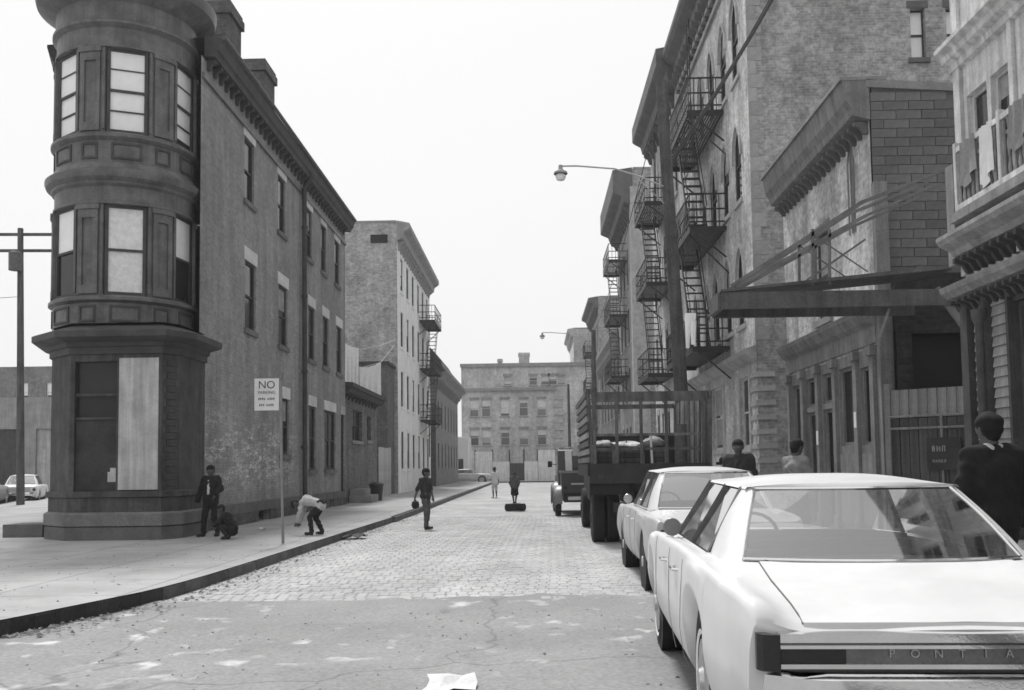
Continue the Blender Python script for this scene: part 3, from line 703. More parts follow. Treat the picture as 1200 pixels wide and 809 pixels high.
# laundry on a line behind the shed
ln = thing('hanging_sheets', 'two white bed sheets drying on a line above the brick shed', 'laundry', (-9.3, 48.5, 0))
def cloth(pts_top, drop_fn, n=18, mrows=10, sag=.1, wav=.07):
    m = MB(); rows = []
    for j in range(mrows+1):
        row = []
        for i in range(n+1):
            t = i/n; p = pts_top[0].lerp(pts_top[1], t)-Z3*(4*sag*t*(1-t)); row.append(p-Z3*(drop_fn(t)*j/mrows)+Vector((.02*math.sin(i*1.1), wav*math.sin(i*1.3+j*.25)*j/mrows, 0)))
        rows.append(row)
    return m.grid(rows)
p1_, p2_ = atY(407, 405, 48), atY(424, 440, 48)
cloth((atY(404, 402, 48), atY(420, 408, 48)), lambda t: 1.9+.7*math.sin(t*3), sag=.05).build('sheet', MATS['cloth_white'], ln, smooth=True)
cloth((atY(421, 430, 48), atY(446, 424, 48)), lambda t: 1.35+.4*t, sag=.12).build('sheet', MATS['cloth_white'], ln, smooth=True)
MB().tube([atY(398, 404, 48.05), atY(420, 410, 48.02), atY(446, 405, 48.05), atY(463, 398, 52.7)], .012, 5).build('line', MATS['cloth_white'], ln)
MB().tube([atY(420, 432, 48.02), atY(446, 425, 48.03), atY(463, 404, 52.7)], .012, 5).build('line', MATS['cloth_white'], ln)

# ================================================================== FAR END OF THE STREET
bb, fbb = None, None
BRICK('brick_far', .48, .5, .1)
BY = 107.0
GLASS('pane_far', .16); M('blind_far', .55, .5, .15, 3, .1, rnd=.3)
bb = thing('brick_apartment_block', 'long brick apartment block closing the far end of the street, chimney on roof', 'building', (-2, BY+5, 0))
FB = Fr((0, BY, 0), (0, -1, 0))
bx0, bx1 = atY(541, 500, BY).x, atY(668, 500, BY).x+6
zz = lambda py: atY(600, py, BY).z
rows_ = [(zz(480), zz(466)), (zz(520), zz(506))]
bops = []
for (a, b) in [(zz(488), zz(468)), (zz(522), zz(503))]:
    for px in (556, 570, 592, 614, 635): x = atY(px, 500, BY).x; bops.append((x-.5, x+.5, a, b))
for px in (595, 625, 639, 648, 658): x = atY(px, 450, BY).x; bops.append((x-.45, x+.45, zz(452), zz(441)))
MB().wall(FB, bx0, bx1, 0, zz(427), bops, .2).build('facade', MATS['brick_far'], bb)
m = MB(); m.quad((bx0, BY, 0), (bx0, BY+12, 0), (bx0, BY+12, zz(433)), (bx0, BY, zz(433))); m.quad((bx0, BY+12, 0), (bx1, BY+12, 0), (bx1, BY+12, zz(427)), (bx0, BY+12, zz(427))); m.build('side_wall', MATS['brick_far'], bb)
MB().box((bx0+.05, BY+.05, zz(427)-.3), (bx1, BY+12, zz(427)-.1)).build('roof', MATS['tar_roof'], bb)
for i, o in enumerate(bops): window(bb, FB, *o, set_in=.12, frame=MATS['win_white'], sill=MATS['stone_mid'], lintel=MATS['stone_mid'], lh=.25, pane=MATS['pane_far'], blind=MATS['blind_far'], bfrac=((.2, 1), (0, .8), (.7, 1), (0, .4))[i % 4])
m = MB(); m.fbox(FB, bx0-.1, atY(652, 455, BY).x, zz(458), zz(455), .002, .35); m.fbox(FB, bx0-.1, bx1, zz(430), zz(427)+.1, .002, .25); m.build('belt_course', MATS['stone_mid'], bb)
q = atY(614, 418, BY); chimney(bb, (q.x, BY+2), 1.2, 1.0, zz(430), atY(614, 414, BY+2).z, MATS['brick_far'])
q = atY(585, 425, BY); chimney(bb, (q.x, BY+3), .5, .5, zz(430), atY(585, 421, BY+3).z, MATS['brick_far'])
me = MB().box((-.55, -.12, 0), (.55, 0, .42)).mesh('quoin', MATS['stone_light'])
for k in range(8): piece('quoin', me, bb, FB.mat(atY(654, 500, BY).x+(.15 if k % 2 else 0), zz(532)+k*.85, 0))
# hoarding in front of it
hd = thing('white_hoarding', 'row of whitewashed hoarding panels across the far end of the street', 'hoarding', (-2, 101, 0))
FH = Fr((0, 101, 0), (0, -1, 0)); zh = lambda py: atY(600, py, 101).z; xh = lambda px: atY(px, 540, 101).x
for (a, b, t, mt_) in ((557, 577, 529, 'whitewash'), (577.4, 597, 541, 'whitewash'), (597.5, 614, 543, 'wood_dark'), (614.5, 630, 541, 'whitewash'), (630.5, 651, 528, 'whitewash'), (651.5, 672, 535, 'wood_pale')):
    MB().fbox(FH, xh(a), xh(b), .1, zh(t), -.1, 0).build('panel', MATS[mt_], hd)
m = MB()
for a in (557, 577, 597, 614, 630, 651): m.fbox(FH, xh(a)-.08, xh(a)+.08, .1, zh(527), -.25, -.11)
m.build('posts', MATS['wood_dark'], hd)
hs = thing('white_cottage', 'small white flat roofed building at the far corner beside mansard row house', 'building', (-9, 102, 0))
FC = Fr((0, 99, 0), (0, -1, 0)); xc = lambda px: atY(px, 540, 99).x; zc = lambda py: atY(540, py, 99).z
MB().wall(FC, xc(530), xc(549), .1, zc(513), [(xc(537), xc(543), .2, zc(538))], .2).build('facade', MATS['cloth_white'], hs)
MB().box((xc(530), 99.22, .1), (xc(549)-.02, 104, zc(513)+.1)).build('mass', MATS['facade_pale'], hs)
MB().fbox(FC, xc(537), xc(543), .2, zc(538), -.15, -.1).build('door', MATS['wood_dark'], hs)
# ================================================================== RIGHT ROW
XR = 5.8
FR = Fr((XR, 0, 0), (-1, 0, 0))          # u = -y
def ry(a, b): return (-b, -a)
BRICK('brick_tenement_side', .33, .37, .18, n=.16, streak=.12)
M('tenement_front', .46, .85, .18, 1.2, .1, streak=.22); BRICK('brick_tenement_front', .48, .5, .12, n=.22, streak=.25, bump=.3)
M('tenement_trim', .34, .8, .25, 2, .15); M('cornice_grey', .12, .75, .25, 2, .15)

def gothic(parent, fr, a, b, z0, z1, wallmat):
    """spandrels that turn a square window head into a pointed one"""
    w_ = b-a; h = w_*.9; m = MB()
    for s_ in (0, 1):
        pts = []
        for k in range(7):
            t = k/6; x = (w_/2)*(1-t); zz_ = h*(math.sqrt(max(0, 1-(1-t)**2))*.75+.25*t)   # from spring to apex
            pts.append((w_/2-x, zz_))
        poly = [(a+p[0], z1-h+p[1]) if s_ == 0 else (b-p[0], z1-h+p[1]) for p in pts]
        poly += [(a, z1+.01)] if s_ == 0 else [(b, z1+.01)]
        poly = [(a+(0), z1+.01)]+[(a+p[0], z1-h+p[1]) for p in pts] if s_ == 0 else [(b, z1+.01)]+[(b-p[0], z1-h+p[1]) for p in pts]
        m.prism([fr.p(u, v, -.022) for u, v in poly], fr.N*.02)
    return m

# ---- first tenement (pointed windows, fire escape)
t1 = thing('gothic_tenement', 'tall five storey tenement with pale pointed windows, fire escape and striped ground floor corner', 'tenement', (11, 30.5, 0))
Y0, Y1, HT = 24.9, 36.4, 17.6
fl = [(5.3, 7.4), (8.75, 10.8), (12.2, 14.45)]
cols = [(26.0, 26.85), (27.65, 28.5), (29.5, 30.35), (31.3, 32.15), (33.1, 33.95), (34.75, 35.6)]
ops = []
for z0, z1 in fl:
    for a, b in cols: ops.append((*ry(a, b), z0, z1))
gops = [(*ry(25.75, 26.85), 1.95, 3.85), (*ry(29.3, 31.0), 1.95, 3.9), (*ry(32.2, 33.5), .3, 3.6), (*ry(34.2, 35.8), 1.95, 3.85)]
MB().wall(FR, *ry(Y0, Y1), .1, HT, ops+gops, .22).build('facade', MATS['brick_tenement_front'], t1)
sideops = [(7.55, 8.1, 12.6, 14.4), (7.6, 8.15, 9.0, 10.7)]
FT = Fr((0, Y0, 0), (0, -1, 0))
q0 = atY(1066, 10, Y0); q1 = atY(1086, 68, Y0)
sideops = [(q0.x, q1.x, q1.z, q0.z), (atY(1108, 10, Y0).x, atY(1112, 10, Y0).x+.3, q1.z, q0.z)]
MB().quad((XR, Y1, 0), (22, Y1, 0), (22, Y1, HT), (XR, Y1, HT)).build('party_wall', MATS['brick_tenement_side'], t1)
m = MB().wall(FT, XR, 22, .1, HT+.3, sideops, .2); m.build('side_wall', MATS['brick_tenement_side'], t1)
for o in sideops: window(t1, FT, *o, set_in=.15, sill=MATS['stone_dark'], lintel=MATS['stone_dark'], lh=.2, blind=MATS['blind'], bfrac=(1, 1))
MB().box((XR+.1, Y0+.1, HT), (22, Y1, HT+.1)).build('roof', MATS['tar_roof'], t1)
for i, o in enumerate(ops):
    gothic(t1, FR, *o, None).build('window_head', MATS['brick_tenement_front'], t1)
    window(t1, FR, *o, set_in=.025, sill=MATS['stone_light'], blind=MATS['blind'] if i % 7 == 3 else (MATS['curtain'] if i % 3 == 1 else None), bfrac=(0, .7))
for o in ops: # raised pale hood moulds
    m = MB(); a, b, z0, z1 = o; w_ = b-a; h = w_*.9
    for s_ in (0, 1):
        pp = [(a-.1 if s_ == 0 else b+.1, z1-h-.1)]
        for k in range(7):
            t = k/6; x_ = t*(w_/2+.1); zz_ = (h+.12)*(math.sqrt(max(0, 1-(1-t)**2))*.75+.25*t); pp.append((a-.1+x_ if s_ == 0 else b+.1-x_, z1-h+zz_))
        for p_, q_ in zip(pp, pp[1:]): m.bar(FR.p(*p_, .02), FR.p(*q_, .02), .09, .09)
    m.build('hood_mould', MATS['tenement_front'], t1)
for i, o in enumerate(gops):
    window(t1, FR, *o, set_in=.05, frame=MATS['win_white'], style='plain' if i == 2 else 'sash', pane=MATS['board_dark'] if i == 2 else MATS['pane'], sill=None if i == 2 else MATS['stone_light'], lintel=MATS['stone_light'], lh=.35, over=.18, blind=MATS['curtain'] if i == 1 else None, bfrac=(.9, .9))
    a, b, z0, z1 = o
    m = MB(); m.fbox(FR, a-.18, a-.002, z0, z1, .002, .05); m.fbox(FR, b+.002, b+.18, z0, z1, .002, .05); m.build('surround', MATS['stone_light'], t1)
cornice(t1, FR, *ry(Y0-.05, 37), 4.15, MATS['tenement_trim'], [(0, 0), (.12, .05), (.3, .2), (.34, .3), (0, .42)], 0, name='shop_cornice')
MB().fbox(FR, *ry(Y0-.02, 36.3), .12, 1.0, .003, .08).build('base_course', MATS['stone_mid'], t1)
# striped quoins at the corner: light courses proud of dark brick
me = MB().box((-.62, -.05, 0), (.0, 0, .13)).mesh('quoin', MATS['stone_light']); me2 = MB().box((0, -.05, 0), (.5, 0, .13)).mesh('quoin', MATS['stone_light'])
for k in range(8):
    piece('quoin', me, t1, FR.mat(-Y0+.02, 1.15+k*.37, 0)); piece('quoin', me2, t1, FT.mat(XR-.05, 1.15+k*.37, 0))
M('quoin_pale', .36, .85, .2, 3, .14, rnd=.15)
me3 = MB().box((-.02, -.015, 0), (.2, 0, .36)).mesh('quoin', MATS['quoin_pale']); me4 = MB().box((-.02, -.015, 0), (.36, 0, .36)).mesh('quoin', MATS['quoin_pale'])
for k in range(34):
    z = 4.7+k*.37
    piece('quoin', me3 if k % 2 else me4, t1, FT.mat(XR, z, 0))
TCP = [(0, 0), (.15, .1), (.2, .55), (.5, .8), (.6, .95), (.6, 1.15), (0, 1.3)]
cornice(t1, FR, *ry(Y0-.3, Y1), 16.2, MATS['cornice_grey'], TCP, .6, (.14, .36, .55))
m = MB(); m.fbox(FR, *ry(Y0, Y1), 15.3, 15.45, .003, .1); m.fbox(FR, *ry(Y0, Y1), 15.75, 15.9, .003, .14); m.build('frieze_band', MATS['tenement_trim'], t1)
fire_escape(t1, FR, *ry(28.1, 33.6), [4.95, 8.5, 12.0], out=1.1, stair_u=(-29.0, -31.0), top_ladder=(-32.6, 12, 17.2))
m = MB()
for u, z in ((-28.6, 8.5), (-28.6, 12.0)): m.bar(FR.p(u, z-.1, 1.05), FR.p(u+.9, z-1.5, .05), .04)
m.build('brace', MATS['iron'], t1)
tr_ = thing('hanging_trousers', 'white trousers hung to dry on lowest fire escape rail', 'laundry', (4.7, 30.2, 4.9))
pT = lambda px, py: atX(px, py, 4.62)
m = MB()
def leg_strip(ps):
    rows = []
    for (xa, xb, yy) in ps: a = pT(xa, yy); b = pT(xb, yy); rows.append([a.lerp(b, k/5)+Vector((-.03*math.sin(k*math.pi/5), 0, 0)) for k in range(6)]+[b.lerp(a, k/5)+Vector((.03*math.sin(k*math.pi/5)+.02, 0, 0)) for k in range(6)])
    m.grid(rows, True)
leg_strip([(803, 815, 367), (802, 815, 374), (803, 810, 384), (803.5, 808, 398), (804, 807.5, 408)]); leg_strip([(809, 815.4, 376), (809.5, 815, 388), (810, 814.5, 404)])
m.build('trousers', MATS['cloth_white'], tr_, smooth=True)

# ---- second tenement beyond, same height
t2, f2_ = row_house('brick_tenement', 'tall tenement with stacked fire escapes behind the leaning utility pole', 36.45, 45.3, XR, 17.6, 1, MATS['brick_tenement_front'], MATS['tenement_trim'],
    [(1.6, 3.8), (5.3, 7.3), (8.75, 10.8), (12.2, 14.4)], [37.6, 39.4, 41.2, 43.0, 44.5], gable=MATS['brick_tenement_side'], win_w=.75, cproj=.85, cmat=MATS['cornice_grey'], cdrop=1.4)
fire_escape(t2, f2_, *ry(38.6, 42.4), [5.2, 8.9, 12.2], out=1.15, stair_u=(-39.2, -41.4), top_ladder=(-42, 12.2, 17), detail=False)
# ---- third and fourth, set back one behind the other down the street
t3, f3_ = row_house('corniced_tenement', 'tall tenement with light corner pilaster and heavy overhanging cornice down the street', 53.6, 63.5, XR, 18.2, 1, MATS['facade_mid'], MATS['tenement_trim'],
    [(1.6, 3.8), (5.3, 7.3), (8.75, 10.8), (12.2, 14.4)], [55.2, 57.2, 59.3, 61.6], gable=MATS['brick_tenement_side'], win_w=.9, cproj=1.1, cdrop=2.0, cmat=MATS['cornice_grey'])
MB().box((XR-.15, 53.5, .1), (XR+.75, 54.2, 17.2)).build('pilaster', MATS['stone_light'], t3)
fire_escape(t3, f3_, *ry(57.5, 62.0), [6.9, 10.6, 13.9], out=1.1, stair_u=(-58, -60.5), detail=False)
t4, f4_ = row_house('distant_tenement', 'more distant tenement with plain brick side wall and small cornice', 84.5, 96, XR+.15, 16.4, 1, MATS['facade_mid'], MATS['tenement_trim'],
    [(1.6, 3.8), (5.3, 7.3), (8.75, 10.8), (12.2, 14.2)], [86.5, 89, 91.5, 94], gable=MATS['brick_tenement_side'], cproj=.9, cmat=MATS['cornice_grey'])
fire_escape(t4, f4_, *ry(88, 92.5), [5.0, 8.6, 12.0], stair_u=(-88.6, -91.2), detail=False)
lo, flo = row_house('low_brick_row', 'low brick row filling the gap between tenements, dark windows', 64.2, 84, XR+.1, 10.5, 1, MATS['brick_mid'], MATS['stone_mid'], [(1.5, 3.6), (5, 7), (7.9, 9.3)], [66, 69, 72, 75, 78, 81], cproj=.6)
t5, f5_ = row_house('end_tenement', 'last tenement of the row, pale front, beyond the cross street', 112, 124, 4.9, 17.6, 1, MATS['facade_pale'], MATS['stone_light'], [(5.3, 7.3), (8.75, 10.8), (12.2, 14.2)], [114, 117, 120], gable=MATS['brick_gable'])
fire_escape(t5, f5_, *ry(113, 117), [8.6, 12.0], stair_u=(-113.5, -116), detail=False)

# ---- two storey shop building
BRICK('shop_facade', .47, .5, .14, n=.2, streak=.3, bump=.3)
M('block', .15, .9, .2, 4, .16, rnd=.16, bump=.3); M('block_joint', .14, .9, .2); M('shop_trim', .20, .75, .25, 2, .15, streak=.2); M('shop_panel', .21, .75, .2, 2, .15, streak=.2)
sb = thing('two_storey_shop', 'low two storey shop building with bracketed cornice, worn stucco front and block side wall', 'building', (10, 19, 0))
SY0, SY1 = 16.2, 21.9
FSS = Fr((0, SY0, 0), (0, -1, 0))
uop = [(*ry(18.6, 19.5), 4.35, 6.05)]
gop = [(*ry(16.55, 17.12), 1.8, 3.15), (*ry(17.35, 18.3), 1.8, 3.25), (*ry(18.6, 19.35), .25, 2.55), (*ry(18.6, 19.35), 2.66, 3.25), (*ry(19.75, 20.5), .25, 2.55), (*ry(19.75, 20.5), 2.66, 3.25), (*ry(20.8, 21.6), 1.8, 3.2)]
MB().wall(FR, *ry(SY0, SY1), 3.45, 7.55, uop, .2).build('upper_wall', MATS['shop_facade'], sb)
MB().wall(FR, *ry(SY0, SY1), .1, 3.45, gop, .2).build('shopfront', MATS['shop_panel'], sb)
m = MB(); m.quad((XR, SY1, 0), (16, SY1, 0), (16, SY1, 7.5), (XR, SY1, 7.5)); m.build('side_wall', MATS['brick_dark_row'], sb)
MB().prism([(XR, SY0-.003, 0), (16, SY0-.003, 0), (16, SY0-.003, 7.25), (XR+.05, SY0-.003, 7.9)], (0, .25, 0)).build('block_backing', MATS['block_joint'], sb)
# block side wall, each block a piece
bh_, bl_ = .158, .43
bm_ = [MB().box((0, -.018, 0), (bl_-.012, 0, bh_-.011)).mesh('block', MATS['block']), MB().box((0, -.018, 0), (bl_/2-.012, 0, bh_-.011)).mesh('block', MATS['block'])]
k = 0; z = 3.2
while z < 7.85:
    x = XR+.02; first = k % 2
    while x < 7.9:
        L_ = bl_/2 if (first and x < XR+.1) else bl_
        roofz = 7.9-(x-XR+L_)*.07
        if z+bh_ < roofz: piece('block', bm_[1 if L_ < bl_ else 0], sb, FSS.mat(x, z, .004+rx.uniform(-.002, .008)))
        x += L_
    z += bh_; k += 1
MB().prism([(XR-.05, SY0-.06, 7.86), (XR-.05, SY0-.06, 8.0), (16, SY0-.06, 7.3), (16, SY0-.06, 7.2)], (0, .5, 0)).build('coping', MATS['stone_mid'], sb)
MB().quad((XR, SY0, 7.6), (XR, SY1, 7.6), (16, SY1, 7.2), (16, SY0, 7.2)).build('roof', MATS['tar_roof'], sb)
cornice(sb, FR, *ry(SY0-.05, SY1-.05), 7.3, MATS['shop_trim'], [(0, 0), (.3, .08), (.32, .2), (.4, .34), (.42, .46), (.46, .68), (0, .74)], .3, (.08, .24, .2), bmat=MATS['cornice_grey'])
MB().fbox(FR, *ry(SY0-.06, SY1), 7.985, 8.045, -.3, .5).build('cornice_flashing', MATS['stone_mid'], sb)
window(sb, FR, *uop[0], set_in=.05, frame=MATS['win_wood'], sill=MATS['stone_mid'], lintel=MATS['shop_trim'], lh=.18, blind=MATS['curtain'], bfrac=(1, 1))
# blind lancet outline near the corner
m = MB()
for dx in (0, .16): m.tube([FR.p(-17.35+dx, 5.6, .012), FR.p(-17.35+dx, 6.9, .012), FR.p(-17.2+dx*.5, 7.2, .012), FR.p(-17.05-dx*.3, 6.9, .012), FR.p(-17.05-dx*.3, 5.6, .012)], .02, 5)
m.build('lancet_mould', MATS['shop_trim'], sb)
cornice(sb, FR, *ry(SY0-.02, SY1-.05), 3.5, MATS['shop_trim'], [(0, 0), (.04, .0), (.05, .3), (.14, .36), (.24, .5), (.26, .58), (0, .66)], 0, name='shop_cornice')
for i, o in enumerate(gop):
    st = 'plain'
    pn = MATS['pane'] if i not in (4,) else MATS['board_dark']
    if i == 2: pn = MATS['black']
    window(sb, FR, *o, set_in=.05, frame=MATS['shop_trim'], style=st, pane=pn)
for u in (-16.38, -17.24, -18.45, -19.55, -20.65, -21.72):
    m = MB(); m.fbox(FR, u-.09, u+.09, .14, 3.3, .003, .07); m.fbox(FR, u-.12, u+.12, .14, .5, .07, .1); m.fbox(FR, u-.12, u+.12, 3.3, 3.46, .003, .12); m.build('pilaster', MATS['shop_trim'], sb)
for a, b in ((16.5, 17.1), (17.36, 18.3), (20.8, 21.6)):
    MB().fbox(FR, *ry(a+.04, b-.04), .4, 1.65, .003, .035).build('stall_riser', MATS['shop_panel'], sb)
for (y_, z_) in ((17.24, 2.25), (19.55, 2.0)): MB().fbox(FR, -y_-.06, -y_+.06, z_-.14, z_+.14, .071, .078).build('paper_notice', MATS['cloth_white'], sb)
m = MB(); m.box((XR-.02, SY0-.16, 0.15), (XR+.2, SY0-.02, 6.2)); m.build('corner_post', MATS['shop_trim'], sb)

# ---- yard gate between shop and wooden house, with dark building behind
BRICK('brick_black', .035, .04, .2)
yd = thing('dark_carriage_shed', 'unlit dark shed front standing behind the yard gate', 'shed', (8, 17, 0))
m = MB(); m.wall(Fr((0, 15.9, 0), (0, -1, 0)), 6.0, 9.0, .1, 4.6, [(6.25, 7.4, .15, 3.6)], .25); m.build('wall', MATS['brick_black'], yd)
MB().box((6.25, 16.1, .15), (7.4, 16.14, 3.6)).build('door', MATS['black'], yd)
yg = thing('yard_gate', 'grey wooden yard gate of upright boards in a pale pipe frame', 'gate', (6.5, 15.3, 0))
GA, GB = Vector((5.75, 15.6, 0)), Vector((6.95, 14.55, 0)); gd = (GB-GA).normalized(); FGt = Fr(GA, Vector((gd.y, -gd.x, 0))); GL = (GB-GA).length
nb = 11
me = MB().box((-GL/nb/2+.006, -.02, 0), (GL/nb/2-.006, 0, 1.98)).mesh('board', MATS['wood_dark_gate'] if 'wood_dark_gate' in MATS else M('wood_dark_gate', .075, .85, .25, 3, .2, streak=.3, rnd=.25))
me2 = MB().box((-GL/nb/2+.004, -.02, 0), (GL/nb/2-.004, 0, .42)).mesh('top_board', MATS['wood_grey'])
for k in range(nb):
    u = GL*(k+.5)/nb; piece('board', me, yg, FGt.mat(u, .2, rx.uniform(-.006, .006))); piece('top_board', me2, yg, FGt.mat(u, 2.22, -.03+rx.uniform(-.006, .006)))
m = MB()
for z in (.42, 1.12, 2.02, 2.21): m.tube([FGt.p(-.02, z, .05), FGt.p(GL+.02, z, .05)], .022, 6)
for u in (.0, .32, GL*.5, GL): m.tube([FGt.p(u, .18, .05), FGt.p(u, 2.22 if u != .32 else 1.12, .05)], .022, 6)
for u in (-.05, GL+.05): m.fbox(FGt, u-.05, u+.05, .12, 2.75, -.1, .0)
m.build('frame', MATS['shop_trim'], yg)
gs = thing('gate_notice', 'small dark notice board with faded white lettering on the yard gate', 'sign', FGt.p(GL*.5, 1.35, .08))
MB().fbox(FGt, GL*.36, GL*.68, 1.36, 1.86, .075, .095).build('board', MATS['board_dark'], gs)
def strokes(sz, words, mat):          # worn lettering that can no longer be read: letter-sized dabs of paint
    m = MB(); rr = random.Random(int(sz*1000)+len(words)); tot = sum(words)*sz*.72+(len(words)-1)*sz*.6; x = -tot/2
    for n_ in words:
        for k in range(n_):
            for q in range(2): a = x+q*sz*.3+rr.uniform(-.05, .05)*sz; m.box((a, -.002, -sz*.42), (a+sz*.16, 0, sz*rr.uniform(.3, .45)))
            zq = rr.choice((-.4, 0, .3))*sz; m.box((x+.1*sz, -.0025, zq), (x+sz*.5, -.0005, zq+sz*.14)); x += sz*.72
        x += sz*.6
    return m.mesh('lettering', mat)
for z_, sz, wd_ in ((1.69, .105, (3,)), (1.5, .06, (5,))): piece('lettering', strokes(sz, wd_, MATS['stone_mid']), gs, FGt.mat(GL*.5-.03, z_, .097))

# ---- canopy over the pavement
cn = thing('street_canopy', 'weathered metal canopy with tie bars reaching over the pavement from the shop corner', 'canopy', (5.5, 14.9, 3.9))
M('canopy_metal', .10, .7, .25, 2, .18, streak=.2); M('canopy_rail', .17, .75, .25, 3, .15)
cy0, cy1 = 14.25, 15.05
A_ = lambda px, py, y=cy0: atY(px, py, y)
tipx, wallx = A_(846, 350).x, 6.25
MB().box((tipx, cy0, A_(960, 360).z), (wallx, cy0+.07, A_(960, 341).z)).build('fascia', MATS['canopy_metal'], cn)
MB().box((tipx, cy1-.07, A_(960, 362).z), (wallx-.3, cy1, A_(960, 341).z)).build('fascia', MATS['canopy_metal'], cn)
MB().box((tipx-.05, cy0+.071, A_(960, 360).z), (tipx+.03, cy1-.071, A_(960, 341).z)).build('fascia', MATS['canopy_metal'], cn)
zt = A_(960, 341).z
MB().prism([(tipx-.02, cy0-.02, zt+.003), (tipx-.02, cy0-.02, zt+.04), (wallx, cy0-.02, zt+.36), (wallx, cy0-.02, zt+.3)], (0, cy1-cy0+.04, 0)).build('roof_sheet', MATS['canopy_metal'], cn)
for yy in (cy0+.04, cy1-.04):
    m = MB(); a = Vector((A_(858, 332).x, yy, zt+.1)); b = Vector((A_(1012, 236).x, yy, A_(1012, 236).z)); c = Vector((A_(1112, 197).x, yy, A_(1112, 197).z))
    m.bar(a, b, .04, .06); m.bar(b, c, .035, .05)
    a2 = a+Vector((.05, 0, -.02)); b2 = Vector((A_(1016, 252).x, yy, A_(1016, 252).z)); m.bar(a2, b2, .04, .05); m.bar(b2, Vector((A_(1100, 215).x, yy, A_(1100, 215).z)), .04)
    m.bar(Vector((A_(955, 318).x, yy, A_(955, 322).z)), Vector((A_(1015, 280).x, yy, A_(1015, 280).z)), .03)
    m.bar(Vector((A_(950, 272).x, yy, A_(950, 272).z)), Vector((A_(1018, 318).x, yy, A_(1018, 318).z)), .018)
    for px in (953, 973): m.bar(Vector((A_(px, 330).x, yy, zt+.1)), Vector((A_(px, 268).x, yy, A_(px, 268).z)), .04)
    m.build('tie_frame', MATS['canopy_rail'], cn)
m = MB(); yy = cy0+.1
m.bar(A_(1042, 362, yy), A_(1027, 405, yy), .035); m.build('strut', MATS['shop_trim'], cn)
MB().bar(A_(1097, 338, yy), A_(1130, 383, yy), .07, .09).build('strut', MATS['shop_trim'], cn)


# ---- wooden house on the right edge (continues past the camera)
M('paint_pale', .56, .75, .2, 3, .12, streak=.25, rnd=.08); M('paint_grey', .26, .75, .25, 3, .15, streak=.2, rnd=.15); M('paint_dark', .07, .7, .3, 3, .2)
hw = thing('wooden_house', 'pale wooden house with projecting bay, turned balustrade, bracketed cornices and clapboards', 'house', (9, 8, 0))
HY0, HY1 = -12.0, 12.85
wy = [(11.45, 11.95), (12.05, 12.6), (9.6, 10.2), (8.3, 8.9), (6.6, 7.2), (4.8, 5.5), (2.6, 3.3), (0, .8), (-3, -2.2), (-6, -5.2)]
wop = [(*ry(a, b), 4.75, 6.3) for a, b in wy]+[(*ry(a, b), 7.75, 9.3) for a, b in wy]
gop = [(*ry(10.7, 11.65), .2, 3.4)]+[(*ry(a, a+.9), 1.2, 3.2) for a in (8.4, 6.2, 3.5, .5, -3, -6)]
MB().wall(FR, *ry(HY0, HY1), 3.9, 10.4, wop, .12).build('upper_wall', MATS['paint_pale'], hw)
MB().wall(FR, *ry(HY0, HY1), .1, 3.9, gop, .12).build('ground_wall', MATS['paint_dark'], hw)
m = MB(); m.quad((XR, HY1, 0), (16, HY1, 0), (16, HY1, 10.4), (XR, HY1, 10.4)); m.build('side_wall', MATS['paint_pale'], hw)
MB().box((XR, HY0, 10.4), (16, HY1, 10.5)).build('roof', MATS['tar_roof'], hw)
for i, o in enumerate(wop+gop): window(hw, FR, *o, set_in=.07, frame=MATS['paint_pale'] if i < len(wop) else MATS['paint_dark'], pane=MATS['pane'], blind=MATS['curtain'] if i % 4 == 0 else None, bfrac=(.8, .4))
# clapboards of the ground floor
cl = MB().prism([(0, 0, 0), (0, -.03, .0), (0, -.008, .125), (0, 0, .125)], (.34, 0, 0)).mesh('clapboard', MATS['paint_grey'])
cl2 = MB().prism([(0, 0, 0), (0, -.03, .0), (0, -.008, .125), (0, 0, .125)], (.42, 0, 0)).mesh('clapboard', MATS['paint_grey'])
for k in range(25):
    piece('clapboard', cl, hw, FR.mat(-12.62, .35+k*.128, .003)); piece('clapboard', cl2, hw, FR.mat(-12.14, .35+k*.128, .003))
m = MB()
for u0, u1, n1 in ((-12.86, -12.66, .1), (-12.26, -12.16, .11), (-11.72, -11.66, .06)): m.fbox(FR, u0, u1, .2, 3.62, .004, n1)
m.build('post_trim', MATS['paint_dark'], hw)
MB().lathe([(.07, 0), (.1, .03), (.06, .12), (.055, 2.9), (.09, 2.98), (.1, 3.1)], (XR-.14, 12.22, .3), 12).build('column', MATS['paint_dark'], hw, smooth=True)
# corner boards
m = MB(); m.fbox(FR, -12.88, -12.7, 3.95, 10.3, .003, .05); m.fbox(FR, -11.4, -11.3, 3.95, 10.3, .003, .05); m.build('corner_board', MATS['paint_pale'], hw)
m = MB(); m.fbox(FR, -12.98, -12.75, 4.1, 5.45, .006, .16); m.build('balustrade_end', MATS['paint_grey'], hw)
# cornices
HC = [(0, 0), (.2, .03), (.24, .1), (.38, .17), (.42, .23), (.42, .28), (0, .33)]
cornice(hw, FR, -12.75, -9.2, 4.15, MATS['paint_grey'], HC, .2, (.07, .24, .2), bmat=MATS['paint_dark'], name='balcony_cornice')
cornice(hw, FR, -12.95, -9.2, 3.62, MATS['paint_grey'], [(0, 0), (.22, .03), (.3, .1), (.33, .17), (0, .22)], .18, (.06, .22, .16), bmat=MATS['paint_dark'], name='porch_cornice')
cornice(hw, FR, -12.95, 12, 6.72, MATS['paint_pale'], [(0, 0), (.07, .02), (.08, .1), (.16, .15), (.18, .22), (.26, .28), (.26, .34), (0, .42)], 0, name='belt_cornice')
cornice(hw, FR, -12.95, 12, 9.9, MATS['paint_pale'], HC, .5, (.1, .3, .3), name='eaves_cornice')
